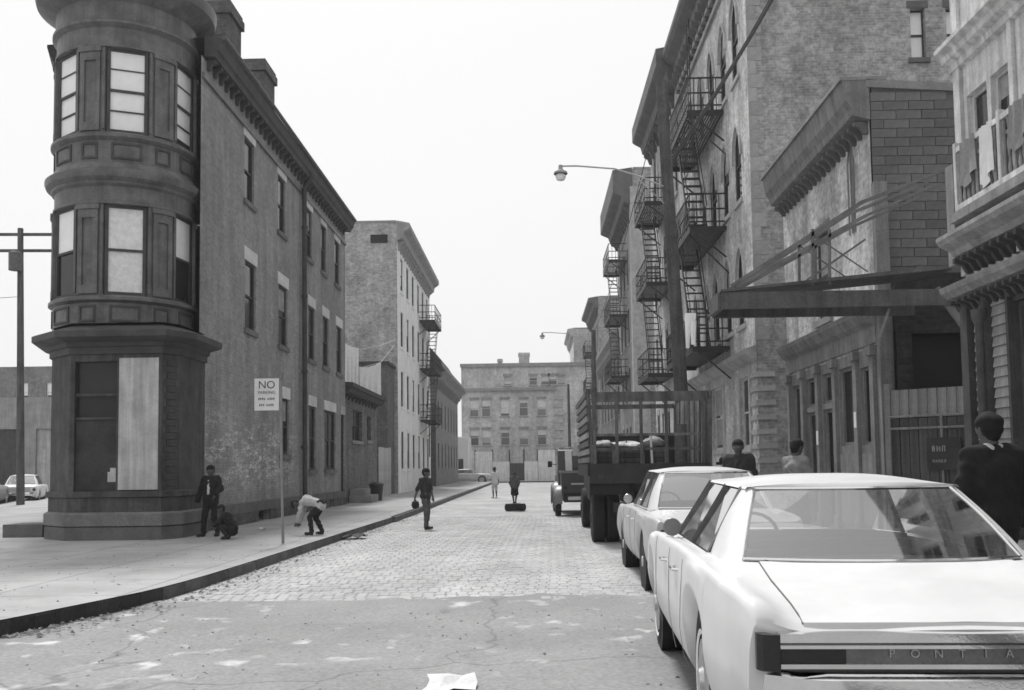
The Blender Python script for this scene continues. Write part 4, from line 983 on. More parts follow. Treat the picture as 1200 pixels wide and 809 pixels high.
# balustrade with turned spindles
m = MB(); m.bar(FR.p(-12.7, 5.6, .12), FR.p(-9.4, 5.6, .12), .06, .07); m.bar(FR.p(-12.7, 4.82, .12), FR.p(-9.4, 4.82, .12), .07, .08); m.build('balcony_rail', MATS['paint_pale'], hw)
sp = MB().lathe([(.012, 0), (.028, .08), (.014, .2), (.03, .38), (.014, .56), (.026, .68), (.012, .74)], (0, 0, 0), 6).mesh('spindle', MATS['paint_grey'])
for k in range(27): piece('spindle', sp, hw, FR.mat(-12.62+k*.12, 4.84, .12))
for u in (-12.7, -11.5, -10.4, -9.4): MB().fbox(FR, u-.035, u+.035, 4.745, 5.7, .085, .155).build('newel', MATS['paint_pale'], hw)
MB().fbox(FR, -12.72, -9.25, 4.62, 4.74, .0, .24).build('balcony_floor', MATS['paint_grey'], hw)
for k_, (u0_, u1_, dr) in enumerate(((-12.5, -12.1, .55), (-11.95, -11.65, .7), (-11.2, -10.75, .5))):
    hc_ = thing('hanging_cloth', ('pale cloth draped over the balcony rail by its corner', 'long white cloth hanging beside the draped one on the balcony rail', 'short pale cloth further along the balcony rail')[k_], 'laundry', FR.p((u0_+u1_)/2, 5.2, .18))
    cloth((FR.p(u0_, 5.64, .17), FR.p(u1_, 5.64, .17)), lambda t, dr=dr: dr+.08*math.sin(t*5), n=12, mrows=8, sag=.01, wav=.03).build('cloth', MATS['cloth_white' if k_ == 1 else 'stone_mid'], hc_, smooth=True)
MB().box((4.85, 7.5, .15), (XR-.02, 11.9, .55)).build('stoop', MATS['stone_dark'], hw)

# ================================================================== POLES, LAMPS, WIRES
def upole(name, label, base, top, r0, r1, arms=(), group=None):
    rt = thing(name, label, 'utility pole', base, group)
    MB().tube([base, Vector(base).lerp(Vector(top), .5), top], [r0, (r0+r1)/2, r1], 12).build('pole', MATS['pole_wood'], rt, smooth=True)
    return rt
pb, pt = Vector((3.52, 22, .1)), Vector((3.1, 22, 10.4))
up = upole('utility_pole', 'leaning dark wooden utility pole carrying a gooseneck street lamp', pb, pt, .17, .13)
def lamp(rt, attach, head, s=1.0):
    m = MB(); mid = attach.lerp(head, .5)+Vector((0, 0, .28*s)); q = attach.lerp(head, .85)+Vector((0, 0, .22*s))
    m.tube([attach, attach.lerp(head, .25)+Z3*.18*s, mid, q, head+Z3*.16*s], .019*s, 7); m.bar(attach+Z3*-.45*s, attach.lerp(head, .3)+Z3*.16*s, .02*s)
    m.build('lamp_arm', MATS['stone_light'], rt, smooth=True)
    MB().lathe([(.001, .2), (.045, .18), (.05, .1), (.07, .07), (.15, .02), (.16, -.02), (.15, -.03)], head, 16).build('lamp_shade', MATS['stone_mid'], rt, smooth=True)
    MB().lathe([(.1, -.03), (.12, -.08), (.09, -.16), (.001, -.19)], head, 16).build('lamp_globe', MATS['blind'], rt, smooth=True)
lamp(up, Vector((3.2, 21.95, atY(770, 222, 22).z)), atY(657, 203, 21.6))
# far poles and lamp
fp = upole('utility_pole', 'slender distant utility pole rising behind the pickup truck', Vector((3.45, 55, .1)), Vector((3.55, 55, 9.3)), .17, .11)
fp2 = upole('utility_pole', 'far thin utility pole before the end apartment block', Vector((3.5, 92, .1)), Vector((3.45, 92, 9.4)), .17, .11)
lamp(fp, Vector((3.45, 55, atY(635.5, 394, 54).z-.3)), atY(635.5, 394, 54), 1.2)
lp = upole('utility_pole', 'tall utility pole with transformer can standing beyond the turret on the side street', Vector((-22.3, 41.6, .1)), atY(24, 268, 42), .17, .12)
m = MB(); m.bar(atY(-10, 275, 42), atY(62, 275, 42), .1, .12); m.bar(atY(-8, 294, 42), atY(60, 294, 42), .1, .12); m.build('crossarm', MATS['pole_wood'], lp)
c_ = atY(18, 306, 41.6); MB().lathe([(.001, -.42), (.27, -.42), (.28, .36), (.2, .42), (.001, .44)], c_, 14).build('transformer', MATS['iron_worn'], lp, smooth=True)
def wire(label, a, b, sag=.3, r=.012, n=14):
    a, b = Vector(a), Vector(b)
    return tag(MB().tube([a.lerp(b, t/n)-Z3*(4*sag*(t/n)*(1-t/n)) for t in range(n+1)], r, 5).build('cable', MATS['iron']), label, 'cable')
wire('thick overhead cable slanting from the leaning pole up to the gothic tenement side wall', pt-Z3*2.2, atY(922, -30, 24.86), .12, .04)
wire('second overhead cable bound to the thick one above the gothic tenement', pt-Z3*2.1, atY(918, -30, 24.86), .16, .018)
wire('thin wire drooping from the side street pole off to the left', atY(20, 348, 42), (-33, 38, 9.5), .4)
wire('thin wire running from the leaning pole away down the street', (3.13, 22.1, 10.2), (3.55, 55, 9.1), .6, .012)

# ================================================================== SIDE STREET BACKGROUND (left edge)
sbld = thing('side_street_block', 'grey brick block across the side street, seen left of the turret', 'building', (-62, 100, 0))
FQ = Fr((0, 92, 0), (0, -1, 0))
qo = [(x, x+1.2, z, z+1.9) for x in (-66, -62.5, -59, -56, -53, -50, -47, -44) for z in (2.0, 5.2, 8.4)]
MB().wall(FQ, -70, -39, 0, atY(20, 430, 92).z, qo, .2).build('facade', MATS['brick_mid'], sbld)
MB().box((-70, 92.3, 0), (-39.05, 104, atY(20, 430, 92).z-.1)).build('mass', MATS['brick_mid'], sbld)
for i, o in enumerate(qo): window(sbld, FQ, *o, set_in=.13, frame=MATS['win_white'], sill=MATS['stone_mid'], blind=MATS['blind'], bfrac=((1, 1), (0, 1), (.3, 1))[i % 3])
# low pale building in front of it
lb = thing('pale_garage', 'low pale garage front across the side street behind parked cars', 'garage', (-36, 66, 0))
FQ2 = Fr((0, 66, 0), (0, -1, 0))
MB().wall(FQ2, -46, -31, 0, 6.8, [(-44+3.2*k, -42+3.2*k, .3, 4.6) for k in range(4)], .3).build('facade', MATS['facade_mid'], lb)
MB().box((-46, 66.4, 0), (-31.05, 74, 6.7)).build('mass', MATS['facade_mid'], lb)
for k in range(4): MB().fbox(FQ2, -44+3.2*k, -42+3.2*k, .3, 4.6, -.28, -.22).build('door', MATS['wood_pale' if k % 2 else 'wood_dark'], lb)
# street sign
M('sign_face', .62, .6, .1, 3, .06); M('sign_post', .22, .6, .2, 5, .15); M('sign_ink', .05, .7, .2, 20, .1)
sg = thing('street_sign', 'white no parking sign on a thin post near the kerb', 'sign', (-4.62, 17.75, .15))
b0_ = Vector((-4.62, 17.75, .15))
sA, sB_ = atY(298.5, 444, 17.75), atY(327, 481, 17.75)
MB().tube([b0_, Vector((-4.66, 17.78, 1.6)), Vector((sB_.x+.02, 17.79, sA.z-.05))], .027, 8).build('post', MATS['sign_post'], sg, smooth=True)
FSg = Fr((0, 17.74, 0), (0, -1, 0))
MB().fbox(FSg, sA.x, sB_.x, sB_.z, sA.z, -.004, .004).build('plate', MATS['sign_face'], sg)
cx_ = (sA.x+sB_.x)/2; H_ = sA.z-sB_.z
for fz, sz, words in ((.36, .05, (4, 4)), (.17, .05, (3, 4))):
    me = strokes(sz, words, MATS['sign_ink']); piece('lettering', me, sg, FSg.mat(cx_, sB_.z+H_*fz, .005))
for s_, fz, sz in (('NO', .79, .20), ('PARKING', .555, .078)):
    me = txt(s_, sz, .001); me.materials.append(MATS['sign_ink']); piece('lettering', me, sg, FSg.mat(cx_, sB_.z+H_*fz, .006) @ Matrix.Rotation(R(90), 4, 'X'))
# ================================================================== VEHICLES
def lerp_tab(T, y):
    if y <= T[0][0]: return T[0][1]
    for (a, va), (b, vb) in zip(T, T[1:]):
        if y <= b:
            t = (y-a)/(b-a); return va+(vb-va)*(t*t*(3-2*t) if False else t)
    return T[-1][1]
def cr(P, n):                           # Catmull-Rom through 2-D points
    out = []
    for i in range(len(P)-1):
        p0, p1, p2, p3 = P[max(i-1, 0)], P[i], P[i+1], P[min(i+2, len(P)-1)]
        for k in range(n):
            t = k/n; out.append(tuple(.5*(2*b+(c-a)*t+(2*a-5*b+4*c-d)*t*t+(3*b-a-3*c+d)*t**3) for a, b, c, d in zip(p0, p1, p2, p3)))
    return out+[P[-1]]
def wheel_meshes(r, w_, ww, rim_mat, key):
    k = ('wheel', r, w_, ww, key)
    if k in WC: return WC[k]
    ty = MB().lathe([(r*.62, -w_/2), (r*.8, -w_/2-.012), (r*.95, -w_/2), (r, -w_*.36), (r, w_*.36), (r*.95, w_/2), (r*.8, w_/2+.012), (r*.62, w_/2)], (0, 0, 0), 40, axis='x').mesh('tyre', MATS['rubber'], smooth=True)
    L = [('tyre', ty)]
    rim = MB().lathe([(.001, -w_/2-.03), (r*.18, -w_/2-.035), (r*.22, -w_/2-.01), (r*.42, -w_/2-.02), (r*.56, -w_/2+.0), (r*.63, -w_/2-.008), (r*.63, w_/2), (.001, w_/2)], (0, 0, 0), 32, axis='x').mesh('rim', rim_mat, smooth=True)
    L.append(('rim', rim))
    if ww: L.append(('whitewall', MB().lathe([(r*.70, -w_/2-.0085), (r*.78, -w_/2-.0145)], (0, 0, 0), 40, axis='x').mesh('whitewall', MATS['cloth_white'])))
    WC[k] = L
    return L
def add_wheel(root, Mx, c, r, w_, side, ww=True, rim=None, key='a', rz=0):
    L = wheel_meshes(r, w_, ww, rim or MATS['chrome_dull'], key)
    mt_ = Mx @ Matrix.Translation(c) @ (Matrix.Rotation(math.pi, 4, 'Z') if side > 0 else Matrix.Identity(4))
    o = bpy.data.objects.new('wheel', L[0][1]); COL.objects.link(o); o.parent = root; o.matrix_local = Matrix.Translation(-ORG[root.name]) @ mt_
    o.data = L[0][1]
    for n_, me in L[1:]: sub(n_, me, o)
    return o
def car(name, label, pos, yaw, P, group=None):
    """sedan; local y forward from the tail, x right; P holds the proportions and paints"""
    L, W, ax_r, ax_f, wr = P['L'], P['W'], P['ar'], P['af'], P['wr']
    rt = thing(name, label, 'car', pos, group)
    Mx = Matrix.Translation(pos) @ Matrix.Rotation(-yaw, 4, 'Z')
    T = lambda p: Mx @ Vector(p)
    body, glass, dark, chrome = P['body'], CARGLASS(), MATS['car_interior'], MATS['chrome']
    zf, zd, wt_ = P['zf'], P['zd'], P['wt']
    ar, R_ = P.get('arch', wr+.075), None
    def bottom(y):
        z = .265 if .2 < y < L-.2 else .33
        for a in (ax_r, ax_f):
            d = abs(y-a)
            if d < ar: z = max(z, wr+math.sqrt(ar*ar-d*d)*(.93 if a == ax_r else 1))
        return z
    ys = sorted({0, .015, .03, .055, .08, .11, .15, .2, L, L-.03, L-.08, L-.15, *[round(q, 3) for q in np.arange(.25, L-.2, .11)], *[a+ar*math.cos(t) for a in (ax_r, ax_f) for t in np.linspace(0, math.pi, 19)]})
    def section(y):
        w_ = W/2*lerp_tab(wt_, y); f = lerp_tab(zf, y); d = lerp_tab(zd, y); b = bottom(y)
        h = f-b
        lo = [(w_*.89, b), (w_*.96, b+h*.16), (w_*.998, b+h*.42), (w_*1.0, b+h*.6), (w_*.992, b+h*.82), (w_*.972, f-.022)]
        hi = [(w_*.955, f-.004), (w_*.93, f), (w_*.87, f-.012), (w_*.76, d+(f-d)*.25), (w_*.5, d+.006), (w_*.25, d+.014), (0, d+.018)]
        return cr(lo, 4)+cr(hi, 3)
    secs = [section(y) for y in ys]; n = len(secs[0])
    g0, g1 = P['gy']                     # cabin floor region hidden inside the greenhouse
    m = MB()
    for s_ in (-1, 1):
        for i in range(len(ys)-1):
            for k in range(n-1):
                q = [(s_*secs[i][k][0], ys[i], secs[i][k][1]), (s_*secs[i][k+1][0], ys[i], secs[i][k+1][1]), (s_*secs[i+1][k+1][0], ys[i+1], secs[i+1][k+1][1]), (s_*secs[i+1][k][0], ys[i+1], secs[i+1][k][1])]
                ym = (ys[i]+ys[i+1])/2
                m.mi = 1 if (g0 < ym < g1 and k >= 27+0 and abs(q[0][0]) < W/2*.80) else 0
                m.quad(*[T(p) for p in q])
        m.mi = 0
        for i in (0, len(ys)-1):        # end caps
            for k in range(n-1):
                q = [(s_*secs[i][k][0], ys[i], secs[i][k][1]), (s_*secs[i][k+1][0], ys[i], secs[i][k+1][1]), (0, ys[i], .55)]
                m.quad(*[T(p) for p in q])
    # weld so shading is continuous
    bo = m.build('body', [body, dark], rt); bm = bmesh.new(); bm.from_mesh(bo.data); bmesh.ops.remove_doubles(bm, verts=bm.verts, dist=.0005); bmesh.ops.recalc_face_normals(bm, faces=bm.faces); bm.to_mesh(bo.data); bm.free()
    bo.data.polygons.foreach_set('use_smooth', [True]*len(bo.data.polygons)); bo.data.set_sharp_from_angle(angle=R(38))
    # underbody and inner arches
    mu = MB(); mu.box((-W/2*.86, .15, .26), (W/2*.86, L-.15, .42))
    for a in (ax_r, ax_f):
        for s_ in (-1, 1): mu.lathe([(ar*.99, -.3), (ar*.99, .0), (.05, .0)] if s_ > 0 else [(ar*.99, .3), (ar*.99, 0), (.05, 0)], (s_*W/2*.62+s_*.3, a, wr), 20, axis='x')
    mu.v = [tuple(T(p)) for p in mu.v]; mu.build('underbody', MATS['black'], rt)
    # greenhouse
    (yb, zb, wb), (yr, zr, wr2), (yf, zfr, wf), (yw, zw, ww_) = P['gh']   # rear glass base, roof rear, roof front, windscreen base : (y, z, half width)
    # roof: lofted crown
    rows = []
    for t in np.linspace(0, 1, 15):
        y = yr+(yf-yr)*t; hwd = wr2+(wf-wr2)*t; z0 = zr+(zfr-zr)*t; crown = P['crown']*math.sin(math.pi*min(1, max(0, .12+.76*t)))
        rows.append([T((hwd*a, y-.0+.05*(1-abs(a)**2)*(-1 if t < .5 else 1)*(abs(t-.5)*2)**4, z0+crown*(1-abs(a)**3.0))) for a in np.linspace(-1, 1, 21)])
    m = MB().grid(rows)
    rows2 = []
    for t in np.linspace(0, 1, 15):     # drip rail lip
        y = yr+(yf-yr)*t; hwd = wr2+(wf-wr2)*t; z0 = zr+(zfr-zr)*t
        rows2.append((T((hwd, y, z0)), T((hwd+.012, y, z0-.012)), T((-hwd, y, z0)), T((-hwd-.012, y, z0-.012))))
    m.grid([[r[0], r[1]] for r in rows2]); m.grid([[r[2], r[3]] for r in rows2])
    m.build('roof', P.get('roofmat', body), rt, smooth=True)
    MB().grid([[q-Z3*.03 for q in r] for r in rows]).build('headliner', MATS['car_interior_light'], rt, smooth=True)
    # rear window (curved) and windscreen
    def screen(y0, z0, w0, y1, z1, w1, bow, inset=.0):
        rows = []
        for t in np.linspace(0, 1, 9):
            rows.append([T((a*(w0+(w1-w0)*t), y0+(y1-y0)*t+bow*(1-a*a)*(1-.5*t), z0+(z1-z0)*t+.02*math.sin(math.pi*t))) for a in np.linspace(-1, 1, 21)])
        return rows
    rg = screen(yb, zb, wb, yr, zr-.012, wr2*.93, P['rbow']); MB().grid(rg).build('rear_window', glass, rt, smooth=True)
    ws = screen(yw, zw, ww_, yf, zfr-.012, wf*.95, .16); MB().grid(ws).build('windscreen', glass, rt, smooth=True)
    MB().grid([rows[0], [p+(q-p)*.5+Z3*.004 for p, q in zip(rows[0], rg[-1])], rg[-1]]).build('rear_header', P.get('roofmat', body), rt, smooth=True); MB().grid([rows[-1], ws[-1]]).build('front_header', P.get('roofmat', body), rt, smooth=True)
    # chrome surround of the rear window
    m = MB(); edge = rg[0]+[r[-1] for r in rg[1:]]+rg[-1][::-1]+[r[0] for r in rg[::-1][1:]]
    m.tube(edge, .011, 6); m.build('window_trim', P.get('trim', chrome), rt, smooth=True)
    # pillars
    by = P['belt']; bw_ = W/2*.84
    (c0, c1), (b0, b1), (a0, a1) = P['pillars']       # y at belt / y at roof : rear edge of rear door glass, B post, A post
    for s_ in (-1, 1):
        m = MB()                          # sail panel
        Lp = [(s_*wb, yb-.02, zb-.02), (s_*(wb+bw_)/2, yb+.02, by+.0), (s_*bw_, yb+.12, by-.02), (s_*bw_, c0, by-.02)]
        Up = [(s_*wr2*.93, yr-.005, zr-.012), (s_*wr2*.97, yr+.01, zr-.006), (s_*wr2, yr+.05, zr-.004), (s_*wr2, c1, zr-.002)]
        rows = []
        for t in np.linspace(0, 1, 8):
            rows.append([T(tuple(a+(b-a)*t+(s_*.018*math.sin(math.pi*t) if i == 0 else 0) for i, (a, b) in enumerate(zip(p, q)))) for p, q in zip(Lp, Up)])
        m.grid(rows); m.build('sail_panel', P.get('roofmat', body), rt, smooth=True, angle=60)
        yR = lambda y: zr+(zfr-zr)*(y-yr)/(yf-yr); wR = lambda y: wr2+(wf-wr2)*(y-yr)/(yf-yr)
        for (p0, p1) in ((b0, b1), (a0, a1), (c0, c1)): MB().bar(T((s_*bw_, p0, by-.01)), T((s_*wR(p1), p1, yR(p1)-.012)), .018, .032).build('window_post', P.get('post', dark), rt)
        m = MB(); m.quad(T((s_*bw_*.995, c0, by)), T((s_*bw_*.995, b0, by)), T((s_*wR(b1)*.995, b1, yR(b1)-.02)), T((s_*wR(c1)*.995, c1, yR(c1)-.02))); m.build('side_window', glass, rt)
        m = MB(); m.quad(T((s_*bw_*.995, b0, by)), T((s_*bw_*.995, a0, by)), T((s_*wR(a1)*.995, a1, yR(a1)-.02)), T((s_*wR(b1)*.995, b1, yR(b1)-.02))); m.build('side_window', glass, rt)
        m = MB(); m.bar(T((s_*bw_*1.005, c0-.05, by)), T((s_*bw_*1.005, a0, by)), .02, .02); m.build('belt_trim', chrome, rt)
        # door seams and handles
        for (y0, y1) in P['seams']:
            pts = []
            for z in np.linspace(.3, by-.03, 12):
                y = y0+(y1-y0)*(z-.3)/(by-.33); sct = section(y); xs = max([p[0] for p in sct if abs(p[1]-z) < .08] or [W/2*.96]); pts.append(T((s_*(xs+.0012), y, z)))
            m = MB().tube(pts, .0022, 4); m.build('door_seam', MATS['stone_mid'], rt)
        for hy in P['handles']:
            sct = section(hy); xs = W/2*lerp_tab(wt_, hy)*.985; z = lerp_tab(zf, hy)-.13
            m = MB().tube([T((s_*xs, hy-.1, z)), T((s_*(xs+.035), hy-.07, z)), T((s_*(xs+.035), hy+.07, z)), T((s_*xs, hy+.1, z))], .011, 6); m.build('door_handle', chrome, rt, smooth=True)
    # interior: bench seats, wheel, dash
    m = MB()
    for y in P['seats']:
        rows = []
        for t in np.linspace(0, 1, 7): rows.append([T((a*W*.34, y+.03*math.sin(math.pi*t)+.12*t-.06, .55+(by+.06-.55)*t-.03*abs(a)**4)) for a in np.linspace(-1, 1, 9)])
        m.grid(rows); m.box((0, 0, 0), (.001, .001, .001))
    m.build('bench_seat', dark, rt, smooth=True)
    m = MB(); m.lathe([(.19+.013*math.cos(t), .013*math.sin(t)) for t in np.linspace(0, 2*math.pi, 7)], (0, 0, 0), 22, axis='y')
    sx = -.36; m.v = [tuple(T((sx+p[0], a0-.42+p[1]-p[2]*.35, by+.0+p[2]*.9))) for p in m.v]; m.build('steering_wheel', MATS['black'], rt, smooth=True)
    MB().box((0, 0, 0), (1, 1, 1))
    m = MB(); m.box((-W*.36, yw-.55, by-.12), (W*.36, yw+.1, by-.0)); m.v = [tuple(T(p)) for p in m.v]; m.build('dashboard', dark, rt)
    # wheels
    for s_ in (-1, 1):
        for a in (ax_r, ax_f): add_wheel(rt, Mx, (s_*(W/2*.965-.13), a, wr), wr, .19, s_, P.get('ww', True), key=name)
    # mirrors
    for s_ in (-1,):
        c = T((s_*(W/2*.90), P['mirror'], by+.06))
        m = MB(); m.lathe([(.001, 0), (.062, 0), (.066, .008), (.05, .05), (.001, .065)], (0, 0, 0), 18, axis='y'); m.v = [tuple(Mx.to_3x3() @ Vector(p)+c) for p in m.v]
        mo = m.build('mirror', P.get('mirrormat', MATS['chrome_dull']), rt, smooth=True)
        MB().tube([T((s_*(W/2*.90), P['mirror']+.02, by-.09)), c+Mx.to_3x3() @ Vector((0, .03, 0))], .012, 6).build('mirror_stalk', chrome, rt)
    # front: grille, lamps, bumper
    m = MB(); m.box((-W*.36, L-.02, .5), (W*.36, L+.012, .72)); m.v = [tuple(T(p)) for p in m.v]; m.build('grille', MATS['iron'], rt)
    for s_ in (-1, 1):
        m = MB(); m.lathe([(.001, .03), (.09, .02), (.1, 0)], (s_*W*.38, L, .62), 14, axis='y'); m.v = [tuple(T(p)) for p in m.v]; m.build('headlight', MATS['chrome_dull'], rt, smooth=True)
    def bumper(y, sg, z0, z1, out):
        rows = []
        for t in np.linspace(-1, 1, 25):
            x = t*W*.452; yy = y+sg*(out-.16*max(0, abs(t)-.72)/.28*1.0)
            prof = [(-.06, z0), (-.01, z0+.01), (.0, z0+(z1-z0)*.35), (-.02, z0+(z1-z0)*.45), (.005, z0+(z1-z0)*.6), (0, z1-.02), (-.03, z1), (-.09, z1)]
            rows.append([T((x, yy+sg*a, z)) for a, z in prof])
        return MB().grid(rows)
    bumper(L, 1, .38, .58, .1).build('front_bumper', chrome, rt, smooth=True)
    # tail
    if P['tail'] == 'panel':
        z0, z1 = P['tz']
        bumper(0, -1, z0-.215, z0-.016, .12).build('rear_bumper', chrome, rt, smooth=True)
        m = MB()
        for (a, b) in ((z1-.034, z1), (z1-.058, z1-.044), (z0, z0+.018)):
            m.box((-W*.394, -.075, a), (W*.394, .02, b))
        m.v = [tuple(T(p)) for p in m.v]; m.build('tail_trim', chrome, rt)
        m = MB(); m.box((-W*.392, -.05, z0+.002), (W*.392, .03, z1-.002)); m.v = [tuple(T(p)) for p in m.v]; m.build('tail_panel', MATS['tail_metal'], rt)
        for s_ in (-1, 1):
            m = MB(); m.box((s_*W*.262, -.064, z0+.02), (s_*W*.392, -.051, z1-.06)); m.v = [tuple(T(p)) for p in m.v]; m.build('tail_lamp', MATS['lamp_dark'], rt)
            m = MB()                         # dark lamp end housings wrapping the corner
            e0, e1 = W*.394, W*.438
            rows = [[T((s_*x, y, z)) for x, y in ((e0, -.07), (e0+.03, -.072), (e1-.02, -.06), (e1, -.03), (e1+.002, .06))] for z in (z0-.012, z0+.03, z1-.035, z1-.004)]
            m.grid(rows); m.quad(*rows[0]); m.quad(*rows[-1]); m.build('lamp_housing', MATS['lamp_dark'], rt, smooth=True, angle=30)
        for k, ch in enumerate('PONTIAC'):
            me = txt(ch, .046, .004); me.materials.append(MATS['chrome_dull'])
            o = piece('letter', me, rt, Mx @ Matrix.Translation(((k-3)*.09-.06, -.056, (z0+z1)/2-.012)) @ Matrix.Rotation(R(90), 4, 'X'))
        # trunk lid: separate raised skin with seam
        rows = []; y0, y1, hw_ = .035, yb-.06, W*.335
        for y in np.linspace(y0, y1, 16):
            row = []
            for a in np.linspace(-1, 1, 25):
                x = a*hw_*(1-.08*max(0, (y-y0)/(y1-y0)-.6)); sct = section(y); xs = abs(x)
                z = lerp_tab(zd, y)+.018
                for p, q in zip(sct[24:], sct[25:]):
                    if q[0] <= xs <= p[0]: z = q[1]+(p[1]-q[1])*((xs-q[0])/max(1e-6, p[0]-q[0])); break
                row.append((x, y, z))
            rows.append(row)
        lid = MB().grid([[T((p[0], p[1], p[2]+.008)) for p in r] for r in rows])
        ed = rows[0]+[r[-1] for r in rows[1:]]+rows[-1][::-1]+[r[0] for r in rows[::-1][1:]]
        lid.build('trunk_lid', body, rt, smooth=True)
        MB().tube([T((p[0], p[1], p[2]+.001)) for p in ed+[ed[0]]], .005, 5).build('trunk_seam', MATS['iron_worn'], rt)
        m = MB(); m.quad(*[T(p) for p in ((-hw_, .03, rows[0][0][2]+.008), (hw_, .03, rows[0][-1][2]+.008), (hw_, .018, z1+.004), (-hw_, .018, z1+.004))]); m.build('trunk_lip', body, rt)
    else:
        bumper(0, -1, .4, .58, .09).build('rear_bumper', chrome, rt, smooth=True)
        for s_ in (-1, 1):
            m = MB(); m.lathe([(.001, -.03), (.07, -.02), (.08, 0)], (s_*W*.4, -.005, .7), 14, axis='y'); m.v = [tuple(T(p)) for p in m.v]; m.build('tail_lamp', MATS['lamp_dark'], rt, smooth=True)
        m = MB(); m.box((-W*.3, -.012, .62), (W*.3, .01, .8)); m.v = [tuple(T(p)) for p in m.v]; m.build('tail_panel', MATS['chrome_dull'], rt)
    return rt
PAINT('paint_white', .7); PAINT('paint_silver', .5, .08); PAINT('paint_cream', .66);
PAINT('car_black', .03, .1); PAINT('car_grey', .2, .1)
M('car_interior', .035, .8, .2); M('car_interior_light', .35, .8, .1); M('lamp_dark', .018, .25, .2, 6, .1, sp=.5); M('tail_metal', .2, .28, .2, 5, .12, metal=.6)
big = dict(L=5.15, W=1.94, ar=1.22, af=4.15, wr=.345, body=MATS['paint_white'], arch=.405,
    zf=[(0, .845), (.03, .885), (.07, .918), (.12, .932), (.25, .945), (.6, .965), (1.3, .985), (2.2, .985), (3.2, .965), (4.2, .935), (4.9, .88), (5.15, .82)],
    zd=[(0, .795), (.06, .825), (.25, .865), (.6, .915), (1.1, .975), (1.4, .985), (3.0, .97), (4.0, .95), (4.8, .90), (5.15, .82)],
    wt=[(0, .905), (.12, .935), (.5, .98), (1.2, 1.0), (3, 1.0), (4.2, .99), (4.9, .96), (5.15, .92)],
    gy=(1.25, 3.35), gh=((1.13, .99, .70), (1.62, 1.352, .585), (2.95, 1.375, .60), (3.62, .97, .74)), crown=.055, rbow=-.16, belt=.975,
    pillars=((1.62, 1.78), (2.42, 2.32), (3.28, 2.98)), seams=((1.85, 1.62), (2.42, 2.42), (3.5, 3.5)), handles=(2.0, 2.72), seats=(1.75, 2.65), mirror=3.12, tail='panel', tz=(.672, .808), mirrormat=MATS['car_grey'], post=MATS['iron_worn'])
white_car = car('parked_sedan', 'white full size sedan with full width dark tail panel and whitewall tyres', (1.735, 3.93, 0), R(2.6), big)
sm = dict(big); sm.update(L=4.75, W=1.80, ar=1.05, af=3.75, wr=.33, arch=.39, body=MATS['paint_silver'], roofmat=MATS['paint_cream'],
    zf=[(0, .86), (.1, .89), (.6, .91), (1.3, .93), (2.2, .94), (3.2, .93), (4.2, .91), (4.6, .86), (4.75, .8)],
    zd=[(0, .84), (.1, .88), (.6, .92), (1.0, .96), (1.4, .96), (3.0, .95), (4.0, .93), (4.5, .88), (4.75, .8)],
    gy=(1.1, 3.1), gh=((1.0, .97, .66), (1.45, 1.40, .56), (2.7, 1.42, .57), (3.3, .95, .68)), belt=.95, pillars=((1.42, 1.58), (2.2, 2.12), (3.0, 2.72)), seams=((1.7, 1.5), (2.2, 2.2), (3.2, 3.2)), handles=(1.85, 2.5), seats=(1.6, 2.4), mirror=3.4, tail='round', mirrormat=MATS['chrome_dull'])
car('parked_sedan', 'light grey compact sedan with pale roof between the white sedan and stake truck', (2.16, 10.75, 0), R(.4), sm)
far = dict(sm); far.update(body=MATS['car_black'], roofmat=MATS['car_black'])
car('parked_sedan', 'small dark sedan far down the street by the hoarding', (2.35, 62, 0), 0, far)
fw = dict(big); fw.update(tail='round')
car('parked_sedan', 'white sedan seen sideways at the far end of the left pavement', (-9.2, 96.2, -.01), R(92), fw)
fg = dict(sm); fg.update(body=MATS['paint_cream'])
car('parked_sedan', 'pale sedan parked in the side street beside the transformer pole', (-25.6, 47.5, 0), R(-21), fg)
fk = dict(fw); fk.update(body=MATS['car_grey'])
car('parked_sedan', 'grey sedan parked behind another in the side street', (-24.6, 41.6, 0), R(-21), fk)

# ---------------------------------------------------------------- stake truck
st = thing('stake_truck', 'dark stake bed truck with tall slatted rack, seen from behind', 'truck', (2.25, 18.2, 0))
M('truck_black', .03, .6, .3, 3, .2, sp=.3); M('stake_wood', .10, .8, .3, 4, .25, streak=.3, rnd=.3); M('stake_light', .26, .8, .3, 4, .25, streak=.3, rnd=.35)
tx0, tx1, ty0, ty1 = 1.06, 3.32, 18.2, 22.3
m = MB(); m.box((tx0, ty0, 1.32), (tx1, ty1, 1.48)); m.box((tx0, ty0-.04, 1.16), (tx1, ty0+.1, 1.53)); m.box((tx0-.03, ty0+.1, 1.3), (tx0+.05, ty1, 1.53)); m.box((tx1-.05, ty0+.1, 1.3), (tx1+.03, ty1, 1.53)); m.build('bed', MATS['truck_black'], st)
m = MB(); m.box((1.75, ty0+.1, .78), (1.9, 25, 1.0)); m.box((2.6, ty0+.1, .78), (2.75, 25, 1.0)); m.box((1.6, ty0+.2, 1.0), (2.9, ty1, 1.3)); m.box((1.5, ty0, .62), (3.0, ty0+.1, .8)); m.build('chassis', MATS['truck_black'], st)
MB().box((tx0+.02, ty0+.0, .95), (tx0+.75, ty0+.03, 1.158)).build('mud_flap', MATS['rubber'], st); MB().box((tx1-.75, ty0, .95), (tx1-.02, ty0+.03, 1.158)).build('mud_flap', MATS['rubber'], st)
I4 = Matrix.Identity(4)
for x, s_ in ((tx0+.2, -1), (tx0+.48, -1), (tx1-.2, 1), (tx1-.48, 1)): add_wheel(st, I4, (x, ty0+.95, .48), .48, .24, s_, False, MATS['truck_black'], 'tr')
